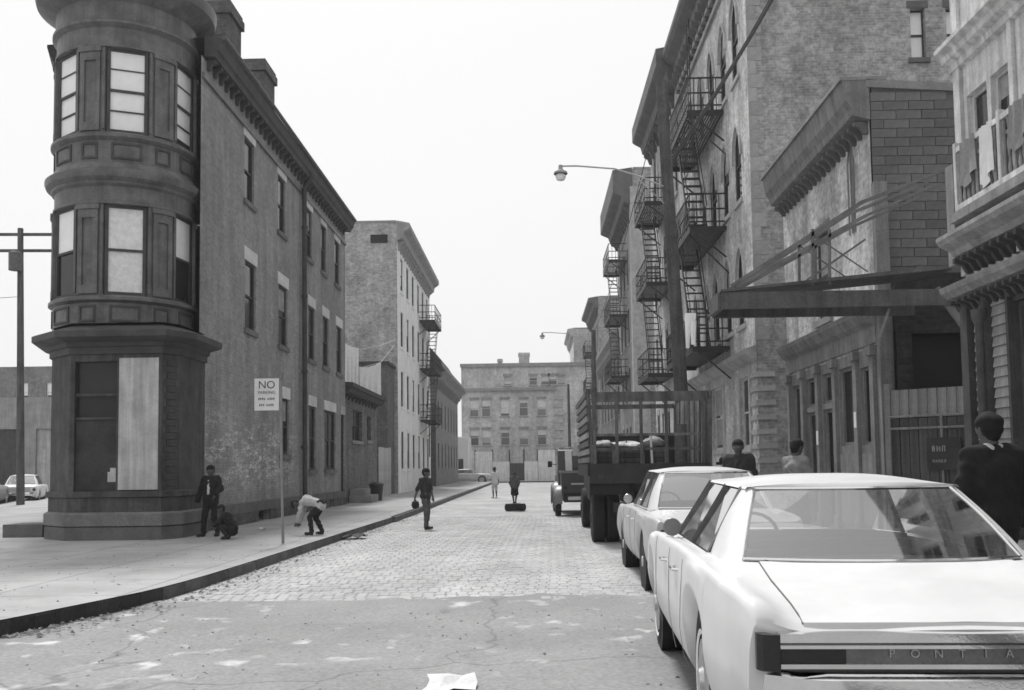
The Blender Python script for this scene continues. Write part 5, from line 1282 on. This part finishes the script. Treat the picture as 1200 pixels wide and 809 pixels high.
for x, s_ in ((tx0+.25, -1), (tx1-.25, 1)): add_wheel(st, I4, (x, 24.0, .48), .48, .24, s_, False, MATS['truck_black'], 'tr')
MB().tube([(1.5, ty0+.95, .48), (3.0, ty0+.95, .48)], .09, 8).build('axle', MATS['truck_black'], st)
zt_ = atY(745, 459, ty0).z
# left rack: level boards on posts, slightly splayed outwards
for k in range(9):
    z = 1.56+k*.155
    MB().prism([(tx0-.02-(z-1.5)*.03, ty0, z), (tx0+.01-(z-1.5)*.03, ty0, z), (tx0+.01-(z+.1-1.5)*.03, ty0, z+.1), (tx0-.02-(z+.1-1.5)*.03, ty0, z+.1)], (0, ty1-ty0, 0)).build('slat', MATS['stake_light' if k % 2 else 'stake_wood'], st)
for y in (ty0+.04, ty0+1.0, ty0+2.0, ty0+3.0, ty1-.06): MB().bar((tx0+.05, y, 1.4), (tx0+.01, y, zt_+.03), .07, .05).build('stake', MATS['stake_wood'], st)
# right rack: upright slats
for k in range(20):
    y = ty0+.06+k*.215; MB().bar((tx1-.02, y, 1.45), (tx1+.01, y, zt_+rx.uniform(-.02, .02)), .03, .13).build('slat', MATS['stake_light' if k % 3 else 'stake_wood'], st)
for z in (1.75, 2.3, zt_-.05): MB().bar((tx1+.03, ty0, z), (tx1+.03, ty1, z), .03, .11).build('rail', MATS['stake_wood'], st)
# rear gate: deep top board, thin rails, uprights
MB().box((tx0+.05, ty0, zt_-.19), (tx1-.02, ty0+.03, zt_)).build('top_board', MATS['stake_wood'], st)
for x in (tx0+.1, tx0+.52, tx0+.98, tx0+1.45, tx1-.12): MB().box((x-.03, ty0-.03, 1.53), (x+.03, ty0-.002, zt_-.02)).build('stake', MATS['stake_wood'], st)
for z in (1.78, 2.05): MB().box((tx0+.1, ty0+.035, z), (tx1-.1, ty0+.055, z+.05)).build('rail', MATS['stake_wood'], st)
MB().box((tx0+.06, ty1-.05, 1.5), (tx1-.06, ty1, 2.2)).build('front_board', MATS['truck_black'], st)
MB().box((tx0+.06, ty1-.05, 2.8), (tx1-.06, ty1-.02, 2.9)).build('slat', MATS['stake_wood'], st)
# cab
m = MB()
prof = [(22.5, .7), (22.5, 1.9), (22.62, 2.15), (23.3, 2.2), (23.75, 1.75), (24.9, 1.55), (25.05, 1.3), (25.05, .75)]
m.prism([(1.3, y, z) for y, z in prof], (1.9, 0, 0)); m.build('cab', MATS['truck_black'], st)
MB().box((1.7, 22.47, 1.65), (2.8, 22.495, 2.0)).build('rear_window', MATS['pane'], st)
MB().tube([(1.3, 23.4, 1.75), (1.05, 23.35, 1.85)], .015, 6).build('mirror_stalk', MATS['iron'], st); MB().box((.95, 23.33, 1.75), (1.1, 23.36, 1.98)).build('mirror', MATS['chrome_dull'], st)
m = MB(); m.box((3.45, ty0-.06, 1.48), (3.52, ty0+.1, 1.54)); m.lathe([(.001, -.05), (.07, -.05), (.075, .02), (.001, .03)], (3.55, ty0-.05, 1.56), 12, axis='y'); m.build('marker_lamp', MATS['lamp_dark'], st, smooth=True)
m = MB(); m.box((1.2, ty0-.06, 1.24), (1.34, ty0-.04, 1.34)); m.build('tail_lamp', MATS['lamp_dark'], st)
# load
tag(MB().lathe([(.001, 0), (.12, 0), (.12, .78), (.001, .78)], (2.84, ty0+.4, 1.49), 14).build('steel_drum', MATS['iron_worn'], org=(2.84, ty0+.4, 1.49), smooth=True), 'narrow grey steel cylinder standing upright in the stake truck bed', 'cylinder')
tag(MB().tube([(2.27, ty0+.25, 1.49), (2.25, ty0+.3, 2.1)], .022, 6).build('white_stick', MATS['cloth_white'], org=(2.27, ty0+.25, 1.49)), 'white stick leaning upright in the stake truck bed', 'stick')
def sack(name, label, c, s, mat):
    m = MB(); rows = []
    for i in range(9):
        t = math.pi*(i+.02)/8.04; rows.append([(c[0]+s[0]*math.sin(t)**.7*math.cos(a)*(1+.14*math.sin(3*a+i*1.7)+.08*math.sin(5*a+c[0]*9)), c[1]+s[1]*math.sin(t)**.7*math.sin(a), c[2]+s[2]*(1-math.cos(t))/2*(1+.16*math.sin(2*a+c[0]*7)+.08*math.sin(5*a+i))) for a in [2*math.pi*k/14 for k in range(14)]])
    m.grid(rows, True); return tag(m.build(name, mat, org=c, smooth=True), label, 'sack')
sack('sack', 'small pale sack on a crate beside the level side slats of the stake truck', (1.42, 19.6, 1.83), (.2, .3, .16), MATS['stone_light'])
sack('sack', 'wide pale sack slumped on the widest truck crate', (1.95, 20.2, 1.83), (.36, .3, .15), MATS['wood_pale'])
sack('sack', 'lumpy grey sack on the crate by the white stick', (2.42, 19.6, 1.83), (.24, .3, .22), MATS['stone_mid'])

def crate(label, x0, x1, y0, y1, z0, z1):
    rt = thing('wooden_crate', label, 'crate', ((x0+x1)/2, (y0+y1)/2, z0))
    for k in range(4):
        a = z0+(z1-z0)*k/4; b = z0+(z1-z0)*(k+1)/4-.012
        MB().box((x0, y0, a), (x1, y0+.02, b)).build('slat', MATS['stake_wood'], rt); MB().box((x0, y1-.02, a), (x1, y1, b)).build('slat', MATS['stake_wood'], rt)
    MB().box((x0+.01, y0+.021, z0), (x1-.01, y1-.021, z1-.005)).build('load', MATS['truck_black'], rt)
    for x in (x0, x1-.05): MB().box((x, y0-.02, z0), (x+.05, y0-.001, z1)).build('batten', MATS['stake_light'], rt)
crate('dark slatted crate under the small pale sack on the stake truck', 1.15, 1.62, 19.2, 20.0, 1.485, 1.83)
crate('wide dark slatted crate under the wide pale sack on the stake truck', 1.65, 2.28, 19.8, 20.6, 1.485, 1.83)
crate('dark slatted crate under the lumpy grey sack on the stake truck', 2.32, 2.66, 19.2, 20.0, 1.485, 1.83)
# ---------------------------------------------------------------- old pickup
pk = thing('pickup_truck', 'old dark pickup with bulging fenders and ladder rack, parked ahead of the stake truck', 'truck', (1.45, 28.9, 0))
PAINT('pickup_paint', .035, .15); PAINT('pickup_fender', .16, .15)
px0, px1, py0 = .62, 2.32, 28.9
m = MB(); m.box((px0+.25, py0, .75), (px1-.25, py0+.05, 1.33)); m.box((px0+.22, py0+.05, .72), (px0+.27, py0+2.0, 1.33)); m.box((px1-.27, py0+.05, .72), (px1-.22, py0+2.0, 1.33)); m.box((px0+.27, py0+.05, .7), (px1-.27, py0+2.0, .76)); m.build('bed', MATS['pickup_paint'], pk)
m = MB(); m.box((px0+.22, py0-.02, 1.3), (px1-.22, py0+.07, 1.37)); m.box((px0+.2, py0+.07, 1.3), (px0+.29, py0+2, 1.37)); m.box((px1-.29, py0+.07, 1.3), (px1-.2, py0+2, 1.37)); m.build('bed_rail', MATS['pickup_fender'], pk)
for s_, xc_ in ((-1, px0+.24), (1, px1-.24)):
    rows = []
    for t in np.linspace(0, math.pi, 15):
        y = py0+.65-.55*math.cos(t); z = .38+.55*math.sin(t)
        rows.append([(xc_, y, z+.0), (xc_+s_*.14, y, z+.0), (xc_+s_*.24, y, z-.06), (xc_+s_*.28, y, z-.17)])
    MB().grid(rows).build('fender', MATS['pickup_fender'], pk, smooth=True)
    rows = []
    for t in np.linspace(0, math.pi, 15):
        y = py0+3.75-.6*math.cos(t); z = .4+.6*math.sin(t); rows.append([(xc_-s_*.1, y, z), (xc_+s_*.14, y, z), (xc_+s_*.24, y, z-.06), (xc_+s_*.28, y, z-.17)])
    MB().grid(rows).build('fender', MATS['pickup_fender'], pk, smooth=True)
    for yy in (py0+.65, py0+3.75): add_wheel(pk, I4, (xc_+s_*.12, yy, .36), .36, .17, s_, False, MATS['pickup_fender'], 'pk')
cab = [(py0+2.05, .6), (py0+2.05, 1.4), (py0+2.12, 2.0), (py0+2.25, 2.07), (py0+3.0, 2.07), (py0+3.35, 1.42), (py0+4.6, 1.3), (py0+4.75, .65)]
MB().prism([(px0+.18, y, z) for y, z in cab], (px1-px0-.36, 0, 0)).build('cab', MATS['pickup_paint'], pk)
MB().prism([(px0+.45, py0+2.03, 1.45), (px1-.45, py0+2.03, 1.45), (px1-.5, py0+2.1, 1.85), (px0+.5, py0+2.1, 1.85)], (0, -.01, 0)).build('rear_window', MATS['pane_dim'], pk)
MB().box((px0+.2, py0+2.25, 2.075), (px1-.2, py0+3.0, 2.13)).build('roof_cover', MATS['wood_pale'], pk)
MB().tube([(px0+.15, py0+3.1, 1.55), (px0-.05, py0+3.05, 1.6)], .015, 6).build('mirror_stalk', MATS['iron'], pk); MB().box((px0-.14, py0+3.03, 1.48), (px0+.0, py0+3.06, 1.68)).build('mirror', MATS['black'], pk)
MB().box((px0+.4, py0-.16, .5), (px1-.15, py0-.1, .6)).build('rear_bumper', MATS['stone_light'], pk)
MB().box((px0+.5, py0-.03, .95), (px0+.9, py0-.005, 1.0)).build('number_plate', MATS['stone_light'], pk)
MB().box((px0+.3, py0+.2, .42), (px1-.3, py0+4.4, .68)).build('chassis', MATS['truck_black'], pk)
for s_, x in ((-1, px0+.33), (1, px1-.33)): MB().lathe([(.001, -.05), (.05, -.05), (.055, 0)], (x, py0-.005, .86), 10, axis='y').build('tail_lamp', MATS['lamp_dark'], pk, smooth=True)
me = MB().box((-.1, -.1, 0), (.1, .1, .3)).mesh('block', MATS['cloth_white'])
for k in range(4): tag(piece_top := bpy.data.objects.new('white_carton', me), ['bottom white carton of the column in the pickup bed', 'second white carton up in the pickup bed column', 'third white carton up in the pickup bed column', 'topmost white carton of the pickup bed column'][k], 'carton', 'cartons stacked in the pickup bed'); COL.objects.link(piece_top); piece_top.location = (1.12+rx.uniform(-.02, .02), 30.3, .77+k*.303)
# ================================================================== PEOPLE
M('skin_dark', .085, .6, .12, 20, .06, bump=.05); M('skin_mid', .11, .6, .12, 20, .06, bump=.05); M('hair', .012, .8, .3, 60, .4, bump=.5)
def CL(n, v): return M('cloth_'+n, v, .92, .2, 7, .15, bump=.3)
CL('black', .018); CL('navy', .03); CL('grey', .16); CL('shirt', .55); CL('pale', .42); CL('midgrey', .09); CL('check', .22); M('shoe', .02, .5, .2); M('eye_white', .6, .3, 0, 1, 0, bump=0)
def capsule(m, a, b, ra, rb, flat=None, n=12):
    a, b = Vector(a), Vector(b); d = b-a
    if d.length < 1e-5: d = Vector((0, 0, 1e-4)); b = a+d
    d.normalize(); x = d.cross(Vector((0, 1, 0)))
    if x.length < .2: x = d.cross(Vector((1, 0, 0)))
    x.normalize(); y = d.cross(x); fx, fy = flat or (1, 1); rows = []
    for t in np.linspace(-math.pi/2+.08, 0, 5): rows.append((a+d*ra*math.sin(t), ra*math.cos(t)))
    for t in np.linspace(0, math.pi/2-.08, 5): rows.append((b+d*rb*math.sin(t), rb*math.cos(t)))
    base = len(m.v); vs = [c+(x*math.cos(q)*fx+y*math.sin(q)*fy)*r for c, r in rows for q in [2*math.pi*k/n for k in range(n)]]
    fs = [(i*n+k, i*n+(k+1) % n, (i+1)*n+(k+1) % n, (i+1)*n+k) for i in range(len(rows)-1) for k in range(n)]+[list(range(n))[::-1], [(len(rows)-1)*n+k for k in range(n)]]
    m.add(vs, fs)
def fuse(m, name, mat, parent, Mx, vox, smooth=4, folds=0):
    me = bpy.data.meshes.new('tmp'); me.from_pydata(m.v, [], m.f); me.update()
    bm = bmesh.new(); bm.from_mesh(me); bmesh.ops.recalc_face_normals(bm, faces=bm.faces); bm.to_mesh(me); bm.free()
    o = bpy.data.objects.new('tmp', me); COL.objects.link(o)
    r = o.modifiers.new('r', 'REMESH'); r.mode = 'VOXEL'; r.voxel_size = vox; r.use_smooth_shade = True
    if smooth: s_ = o.modifiers.new('s', 'SMOOTH'); s_.factor = .5; s_.iterations = smooth
    bpy.context.view_layer.update()
    me2 = bpy.data.meshes.new_from_object(o.evaluated_get(bpy.context.evaluated_depsgraph_get()))
    bpy.data.objects.remove(o); bpy.data.meshes.remove(me)
    if folds:
        nv = len(me2.vertices); c = np.empty(nv*3); me2.vertices.foreach_get('co', c); c = c.reshape(-1, 3); nr = np.empty(nv*3); me2.vertices.foreach_get('normal', nr); nr = nr.reshape(-1, 3)
        ph = len(m.v)*.37; x, y, z = c.T
        wv = np.sin(21*x+9*np.sin(5*z+ph)+11*y)*np.sin(13*z+6*np.sin(7*x-4*y+ph))+.6*np.sin(34*z+12*x+5*np.sin(9*y+ph))*np.sin(17*x+23*y)
        c = c+nr*(folds*.55*wv)[:, None]; me2.vertices.foreach_set('co', c.ravel())
    me2.name = name; me2.transform(Matrix.Translation(-ORG[parent.name]) @ Mx); me2.materials.clear(); me2.materials.append(mat)
    q = bpy.data.objects.new(name, me2); COL.objects.link(q); q.parent = parent; ORG[q.name] = ORG[parent.name]
    return q
STAND = dict(head=(0, .02, 1.60), neck=(0, -.01, 1.45), chest=(0, -.01, 1.28), waist=(0, 0, 1.06), pelvis=(0, 0, .94),
    shL=(-.17, -.01, 1.41), elL=(-.23, -.02, 1.12), wrL=(-.25, .05, .87), shR=(.17, -.01, 1.41), elR=(.23, -.02, 1.12), wrR=(.25, .05, .87),
    hiL=(-.09, 0, .92), knL=(-.10, .02, .49), anL=(-.10, -.01, .09), hiR=(.09, 0, .92), knR=(.10, .02, .49), anR=(.10, -.01, .09), toL=(-.12, .16, .04), toR=(.12, .16, .04), look=(0, 1, 0), handL=(0, .25, -1), handR=(0, .25, -1))
def person(label, pos, facing, height, pose, clothes, skin='skin_dark', group=None, vox=.010, headscale=1.0, bulk=1.0, hairstyle='short'):
    """facing: direction in degrees (0 = looks along +y, 90 = looks along -x)"""
    J = {k: Vector(v_) for k, v_ in {**STAND, **pose}.items()}; s_ = height/1.72
    Mx = Matrix.Translation(pos) @ Matrix.Rotation(R(facing), 4, 'Z') @ Matrix.Scale(s_, 4)
    rt = thing('person', label, 'person', pos, group)
    B = bulk; hs = headscale
    up = (J['head']-J['neck']).normalized(); lk = J['look'].normalized(); sd_ = lk.cross(up).normalized(); lk = up.cross(sd_)
    m = MB()
    def torso(m, g=0):
        capsule(m, J['chest']+Z3*.03, J['waist'], .125*B+g, .11*B+g); capsule(m, J['waist'], J['pelvis'], .115*B+g, .125*B+g); capsule(m, J['shL'].lerp(J['chest'], .3), J['shR'].lerp(J['chest'], .3), .085*B+g, .085*B+g)
        for a in (-1, 1):
            lx = (J['shR']-J['shL']).normalized()*a
            capsule(m, J['chest']+lx*.075*B, J['waist']+lx*.055*B, (.115*B+g), (.10*B+g)); capsule(m, J['waist']+lx*.05*B, J['pelvis']+lx*.07*B, .10*B+g, .115*B+g)
            sh = J['shR'] if a > 0 else J['shL']; capsule(m, J['neck']-Z3*0+(J['chest']-J['neck'])*.25, sh, .065*B+g, .066*B+g); capsule(m, sh, J['chest']+lx*.06, .06*B+g, .10*B+g)
    torso(m)
    capsule(m, J['neck']+(J['chest']-J['neck'])*.3, J['head']-up*.05, .06, .055)
    # head: cranium, face, jaw, nose, ears
    hc = J['head']; r_ = .083*hs
    capsule(m, hc+up*.03*hs-lk*.02, hc+up*.03*hs+lk*.02, r_*1.08, r_*1.02); capsule(m, hc-up*.035*hs+lk*.025, hc-up*.075*hs+lk*.045, r_*.80, r_*.52)
    capsule(m, hc+lk*.085*hs+up*.015*hs, hc+lk*.108*hs-up*.02*hs, .012, .018); capsule(m, hc+lk*.088*hs-up*.052*hs-sd_*.02, hc+lk*.088*hs-up*.052*hs+sd_*.02, .012, .012)
    for a in (-1, 1): capsule(m, hc+sd_*a*.083*hs-up*.02-lk*.01, hc+sd_*a*.088*hs+up*.025-lk*.015, .014, .016)
    capsule(m, hc+lk*.075*hs+up*.035*hs-sd_*.035, hc+lk*.075*hs+up*.035*hs+sd_*.035, .017, .017)
    for S in 'LR':
        capsule(m, J['sh'+S], J['el'+S], .052*B, .042*B); capsule(m, J['el'+S], J['wr'+S], .042*B, .028*B)
        hd_ = J['hand'+S].normalized(); w_ = J['wr'+S]; side = hd_.cross(Vector((1, 0, 0)) if abs(hd_.x) < .9 else Vector((0, 1, 0))).normalized()
        pal = w_+hd_*.075; capsule(m, w_, w_+hd_*.03, .026, .026)
        for k in range(4): capsule(m, w_+hd_*.02+side*(k-1.5)*.012, pal+side*(k-1.5)*.019, .016, .013)
        inw = Vector((1 if S == 'L' else -1, 0, 0))
        for k, ln in enumerate((.068, .078, .073, .058)):
            a = pal+side*(k-1.5)*.02; b = a+hd_*ln*.5; c = b+(hd_*.75+inw*.5).normalized()*ln*.5; capsule(m, a, b, .0095, .009, n=8); capsule(m, b, c, .009, .0075, n=8)
        a = w_+hd_*.03+side*.028; b = a+side*.03+hd_*.03; capsule(m, a, b, .012, .010, n=8); capsule(m, b, b+hd_*.03+inw*.01, .010, .008, n=8)
        capsule(m, J['hi'+S], J['kn'+S], .082*B, .056*B); capsule(m, J['kn'+S]+(J['an'+S]-J['kn'+S])*.2, J['an'+S], .056*B, .036*B)
        capsule(m, J['an'+S]-Z3*.03, J['to'+S], .04, .03)
    fuse(m, 'body', MATS[skin], rt, Mx, vox, 3)
    # hair
    h = MB()
    capsule(h, hc+up*.05*hs-lk*.025, hc+up*.055*hs+lk*.012, r_*1.12, r_*1.06); capsule(h, hc+up*.0-lk*.04, hc-up*.03-lk*.035, r_*.98, r_*.75)
    if hairstyle == 'full':
        for a in (-1, 1): capsule(h, hc+up*.06+sd_*a*.035-lk*.02, hc+up*.015+sd_*a*.04-lk*.03, r_*1.0, r_*.7)
        capsule(h, hc+up*.08*hs-lk*.01, hc+up*.075*hs+lk*.03, r_*1.0, r_*.9)
    if hairstyle == 'bun': capsule(h, hc+up*.1-lk*.09, hc+up*.08-lk*.11, .05, .045)
    fuse(h, 'hair', MATS['hair'], rt, Mx, .012, 2)
    for a in (-1, 1):
        e = MB(); c = hc+lk*.086*hs+up*.018*hs+sd_*a*.033*hs; capsule(e, c, c+sd_*.001, .010, .010, n=8); e.v = [tuple(Mx @ Vector(p)) for p in e.v]; e.build('eye', MATS['eye_white'], rt, smooth=True)
    # clothing shells
    for item, mat_ in clothes:
        c = MB(); g = .016
        if item in ('shirt', 'short_shirt', 'jacket', 'sweater'):
            if item in ('jacket', 'sweater'): g = .026
            torso(c, g)
            if item == 'jacket': capsule(c, J['pelvis']+Vector((-.06, 0, 0)), J['pelvis']+Vector((-.07, 0, -.08)), .125*B, .13*B); capsule(c, J['pelvis']+Vector((.06, 0, 0)), J['pelvis']+Vector((.07, 0, -.08)), .125*B, .13*B)
            for S in 'LR':
                capsule(c, J['sh'+S], J['el'+S], .055*B+g, .047*B+g)
                if item != 'short_shirt': capsule(c, J['el'+S], J['wr'+S], .047*B+g, .033+g)
        if item == 'collar': capsule(c, J['neck']-up*.005-Vector((.03, 0, 0)), J['neck']-up*.005+Vector((.03, 0, 0)), .07, .07)
        if item == 'shirt_front':
            f_ = lk; capsule(c, J['chest']+Vector((0, .115*B, .08)), J['waist']+Vector((0, .11*B, .0)), .032, .045)
        if item in ('trousers', 'shorts'):
            capsule(c, J['pelvis']+Vector((-.06, 0, .05)), J['pelvis']+Vector((.06, 0, .05)), .125*B, .125*B)
            for S in 'LR':
                capsule(c, J['pelvis'].lerp(J['hi'+S], .9), J['kn'+S], .10*B, .074*B)
                if item == 'trousers': capsule(c, J['kn'+S], J['an'+S]+Z3*.01, .074*B, .062*B)
        if item == 'skirt':
            kk = (J['knL']+J['knR'])/2
            for t in np.linspace(-1, 1, 5): capsule(c, J['pelvis']+Vector((.06*t, 0, .06)), kk+Vector((.11*t, 0, .06)), .11*B, .10*B)
        if item == 'shoes':
            for S in 'LR':
                capsule(c, J['an'+S]-Z3*.02, J['an'+S]-Z3*.045, .05, .05); capsule(c, J['an'+S]+(J['to'+S]-J['an'+S])*.2-Z3*.03, J['to'+S], .047, .04)
        fuse(c, item if item not in ('short_shirt', 'shirt_front') else 'shirt', MATS[mat_], rt, Mx, .012, 7, .017)
    return rt
# man in dark sweater behind the white car
mp = Vector((3.72, 7.4, .15)); q = atY(1160, 488, 7.4); 
person('man with white collar and dark sweater, back turned, on the pavement beyond the white sedan', (q.x, 7.4, .15), 6, q.z-.15,
    dict(elL=(-.24, -.0, 1.13), wrL=(-.2, .14, .95), elR=(.25, -.02, 1.13), wrR=(.24, .08, .9), look=(-.15, 1, -.1)),
    [('sweater', 'cloth_black'), ('trousers', 'cloth_black'), ('shoes', 'shoe'), ('collar', 'cloth_shirt')], vox=.007, bulk=1.02, hairstyle='full')
q = atY(865, 516, 15.6)
person('man in dark jacket standing on the pavement beyond the compact sedan', (q.x, 15.6, .15), 150, q.z-.15, dict(), [('jacket', 'cloth_navy'), ('trousers', 'cloth_black'), ('shoes', 'shoe')], bulk=1.08)
q = atY(932, 516, 14.2)
person('woman with full dark hair and pale top leaning to the shop doorway side', (q.x, 14.2, .15), -60, q.z-.15, dict(elL=(-.2, .1, 1.14), wrL=(-.1, .26, 1.05), elR=(.24, .05, 1.12)), [('shirt', 'cloth_check'), ('skirt', 'cloth_navy'), ('shoes', 'shoe')], hairstyle='full')
# standing boy at the brick wall, crouched child beside him
q = atZ(247, 629, .15)
person('boy in open dark jacket and pale shirt standing with bent leg by the brick wall', (q.x, q.y, .15), 168, 1.44,
    dict(elL=(-.28, .02, 1.16), wrL=(-.17, .14, 1.05), elR=(.31, -.05, 1.14), wrR=(.37, .0, .88), anL=(-.12, -.12, .1), toL=(-.16, .06, .04), anR=(.17, .05, .09), toR=(.22, .22, .04), knR=(.13, .08, .5), look=(-.2, 1, -.25)),
    [('jacket', 'cloth_black'), ('shirt_front', 'cloth_shirt'), ('trousers', 'cloth_black'), ('shoes', 'shoe')], headscale=1.12)
CROUCH = dict(pelvis=(0, -.12, .32), waist=(0, -.08, .45), chest=(0, .06, .62), neck=(0, .16, .76), head=(0, .22, .89), shL=(-.16, .12, .73), shR=(.16, .12, .73), hiL=(-.09, -.12, .30), hiR=(.09, -.12, .30),
    knL=(-.13, .24, .42), knR=(.13, .24, .42), anL=(-.12, .02, .09), anR=(.12, .02, .09), toL=(-.14, .19, .04), toR=(.14, .19, .04), elL=(-.2, .26, .52), elR=(.2, .26, .52), wrL=(-.1, .4, .42), wrR=(.1, .4, .42), look=(0, 1, -.7))
q = atZ(268, 632, .15)
person('small child crouching in dark clothes at the feet of standing boy', (q.x, q.y, .15), 100, 1.12, CROUCH, [('jacket', 'cloth_black'), ('trousers', 'cloth_navy'), ('shoes', 'shoe')], headscale=1.15, bulk=1.15)
# child bending to the pavement
q = atZ(367, 627, .15)
BEND = dict(pelvis=(0, -.22, .80), waist=(0, -.08, .87), chest=(0, .18, .93), neck=(0, .34, .88), head=(0, .48, .85), shL=(-.16, .27, .88), shR=(.16, .27, .88), hiL=(-.09, -.2, .78), hiR=(.09, -.2, .78), knL=(-.12, .06, .50), knR=(.12, -.02, .48),
    anL=(-.12, .0, .09), anR=(.12, -.22, .09), toL=(-.13, .17, .04), toR=(.14, -.06, .04), elL=(-.19, .32, .60), elR=(.19, .34, .60), wrL=(-.12, .42, .36), wrR=(.12, .42, .34), look=(0, .5, -1), handL=(0, .4, -1), handR=(0, .4, -1))
person('child in pale top and dark trousers bending down to the pavement near the sign post', (q.x, q.y, .15), 84, 1.30, BEND, [('shirt', 'cloth_pale'), ('trousers', 'cloth_black'), ('shoes', 'shoe')], headscale=1.12)
# youth walking in the road
q = atZ(499, 621, 0)
wk = person('youth in dark short sleeved shirt and dark trousers walking on the setts', (q.x, q.y, .015), 240, 1.46,
    dict(elL=(-.19, .05, 1.13), wrL=(-.13, .16, .92), elR=(.23, -.12, 1.13), wrR=(.30, -.16, .88), anL=(-.07, -.03, .09), anR=(.06, .05, .09), toL=(-.09, .14, .04), toR=(.08, .22, .04), knR=(.08, .08, .5), look=(-.5, 1, -.1)),
    [('short_shirt', 'cloth_navy'), ('trousers', 'cloth_midgrey'), ('shoes', 'shoe')], headscale=1.1, bulk=.95)
_m = Matrix.Translation((q.x, q.y, .015)) @ Matrix.Rotation(R(240), 4, 'Z') @ Matrix.Scale(1.46/1.72, 4); bp = _m @ Vector((.30, -.14, .70))
tag(MB().lathe([(.001, -.1), (.07, -.08), (.1, 0), (.08, .08), (.03, .1), (.001, .1)], bp, 14).build('ball', MATS['rubber'], org=bp, smooth=True), 'dark ball carried low by the walking youth', 'ball')
# far girl, child on tyre
q = atZ(580, 584, 0)
person('girl in pale top and pale shorts standing far down the street', (q.x, q.y, .0), 30, 1.5, dict(elL=(-.2, .1, 1.15), wrL=(-.12, .2, 1.2)), [('short_shirt', 'cloth_shirt'), ('shorts', 'cloth_pale'), ('shoes', 'cloth_shirt')], vox=.012, hairstyle='bun')
q = atZ(604, 599, 0)
ty = thing('old_tyre', 'worn dark tyre lying flat on the street', 'tyre', (q.x, q.y, 0))
MB().lathe([(.17+.0, .04), (.2, .0), (.33, .0), (.37, .05), (.37, .17), (.33, .24), (.22, .25), (.18, .21), (.17, .04)], (q.x, q.y, .012), 32).build('carcass', MATS['rubber'], ty, smooth=True)
MB().lathe([(.23, .252), (.32, .246)], (q.x, q.y, .013), 32).build('dusty_sidewall', MATS['stone_light'], ty, smooth=True)
person('small child in grey jumper standing on the old tyre', (q.x-.02, q.y, .25), 185, 1.06, dict(elL=(-.24, .0, 1.14), wrL=(-.2, .12, .98), elR=(.24, .0, 1.14), wrR=(.2, .12, .98), anL=(-.05, 0, .09), anR=(.05, 0, .09), toL=(-.06, .15, .04), toR=(.06, .15, .04)), [('sweater', 'cloth_midgrey'), ('skirt', 'cloth_black'), ('shoes', 'shoe')], headscale=1.2, bulk=1.15)

# ================================================================== LITTER
M('paper', .6, .9, .1)
def scrap(name, label, c, s, mat, z):
    m = MB(); rr = random.Random(int(c[0]*100)); rows = []
    for j in range(4): rows.append([(c[0]+s[0]*(i/3-.5)+rr.uniform(-.1, .1)*s[0], c[1]+s[1]*(j/3-.5)+rr.uniform(-.1, .1)*s[1], z+.006+rr.uniform(0, s[2])) for i in range(4)])
    tag(m.grid(rows).build(name, mat, org=(c[0], c[1], z)), label, 'litter')
q = atZ(528, 803, 0); scrap('paper_sheet', 'pale crumpled paper sheet lying on the near asphalt', (q.x, q.y-.05), (.34, .5, .05), MATS['paper'], 0)
q = atZ(411, 632, 0); scrap('flattened_carton', 'dark flattened carton lying against the left kerb', (q.x+.1, q.y), (.45, .5, .12), MATS['wood_dark'], .01)
q = atZ(404, 627, 0); scrap('paper_scrap', 'small pale paper scrap in the left gutter', (q.x+.05, q.y), (.2, .3, .06), MATS['paper'], .01)
q = atZ(308, 621, .15); scrap('paper_scrap', 'small white paper scrap on the pavement behind the sign post', (q.x, q.y), (.14, .14, .06), MATS['paper'], .15)

# ================================================================== HAZE
def haze(d):
    m = bpy.data.materials.new('haze'); m.use_nodes = True; n = m.node_tree; n.nodes.clear()
    o = n.nodes.new('ShaderNodeOutputMaterial'); v = n.nodes.new('ShaderNodeVolumePrincipled'); v.inputs['Color'].default_value = (.95, .95, .95, 1); v.inputs['Density'].default_value = d; v.inputs['Anisotropy'].default_value = .2
    n.links.new(v.outputs[0], o.inputs['Volume'])
    tag(MB().box((-110, -45, -1.1), (70, 140, 21)).build('haze', m), kind='stuff')
HAZE = .0009
if HAZE: haze(HAZE)
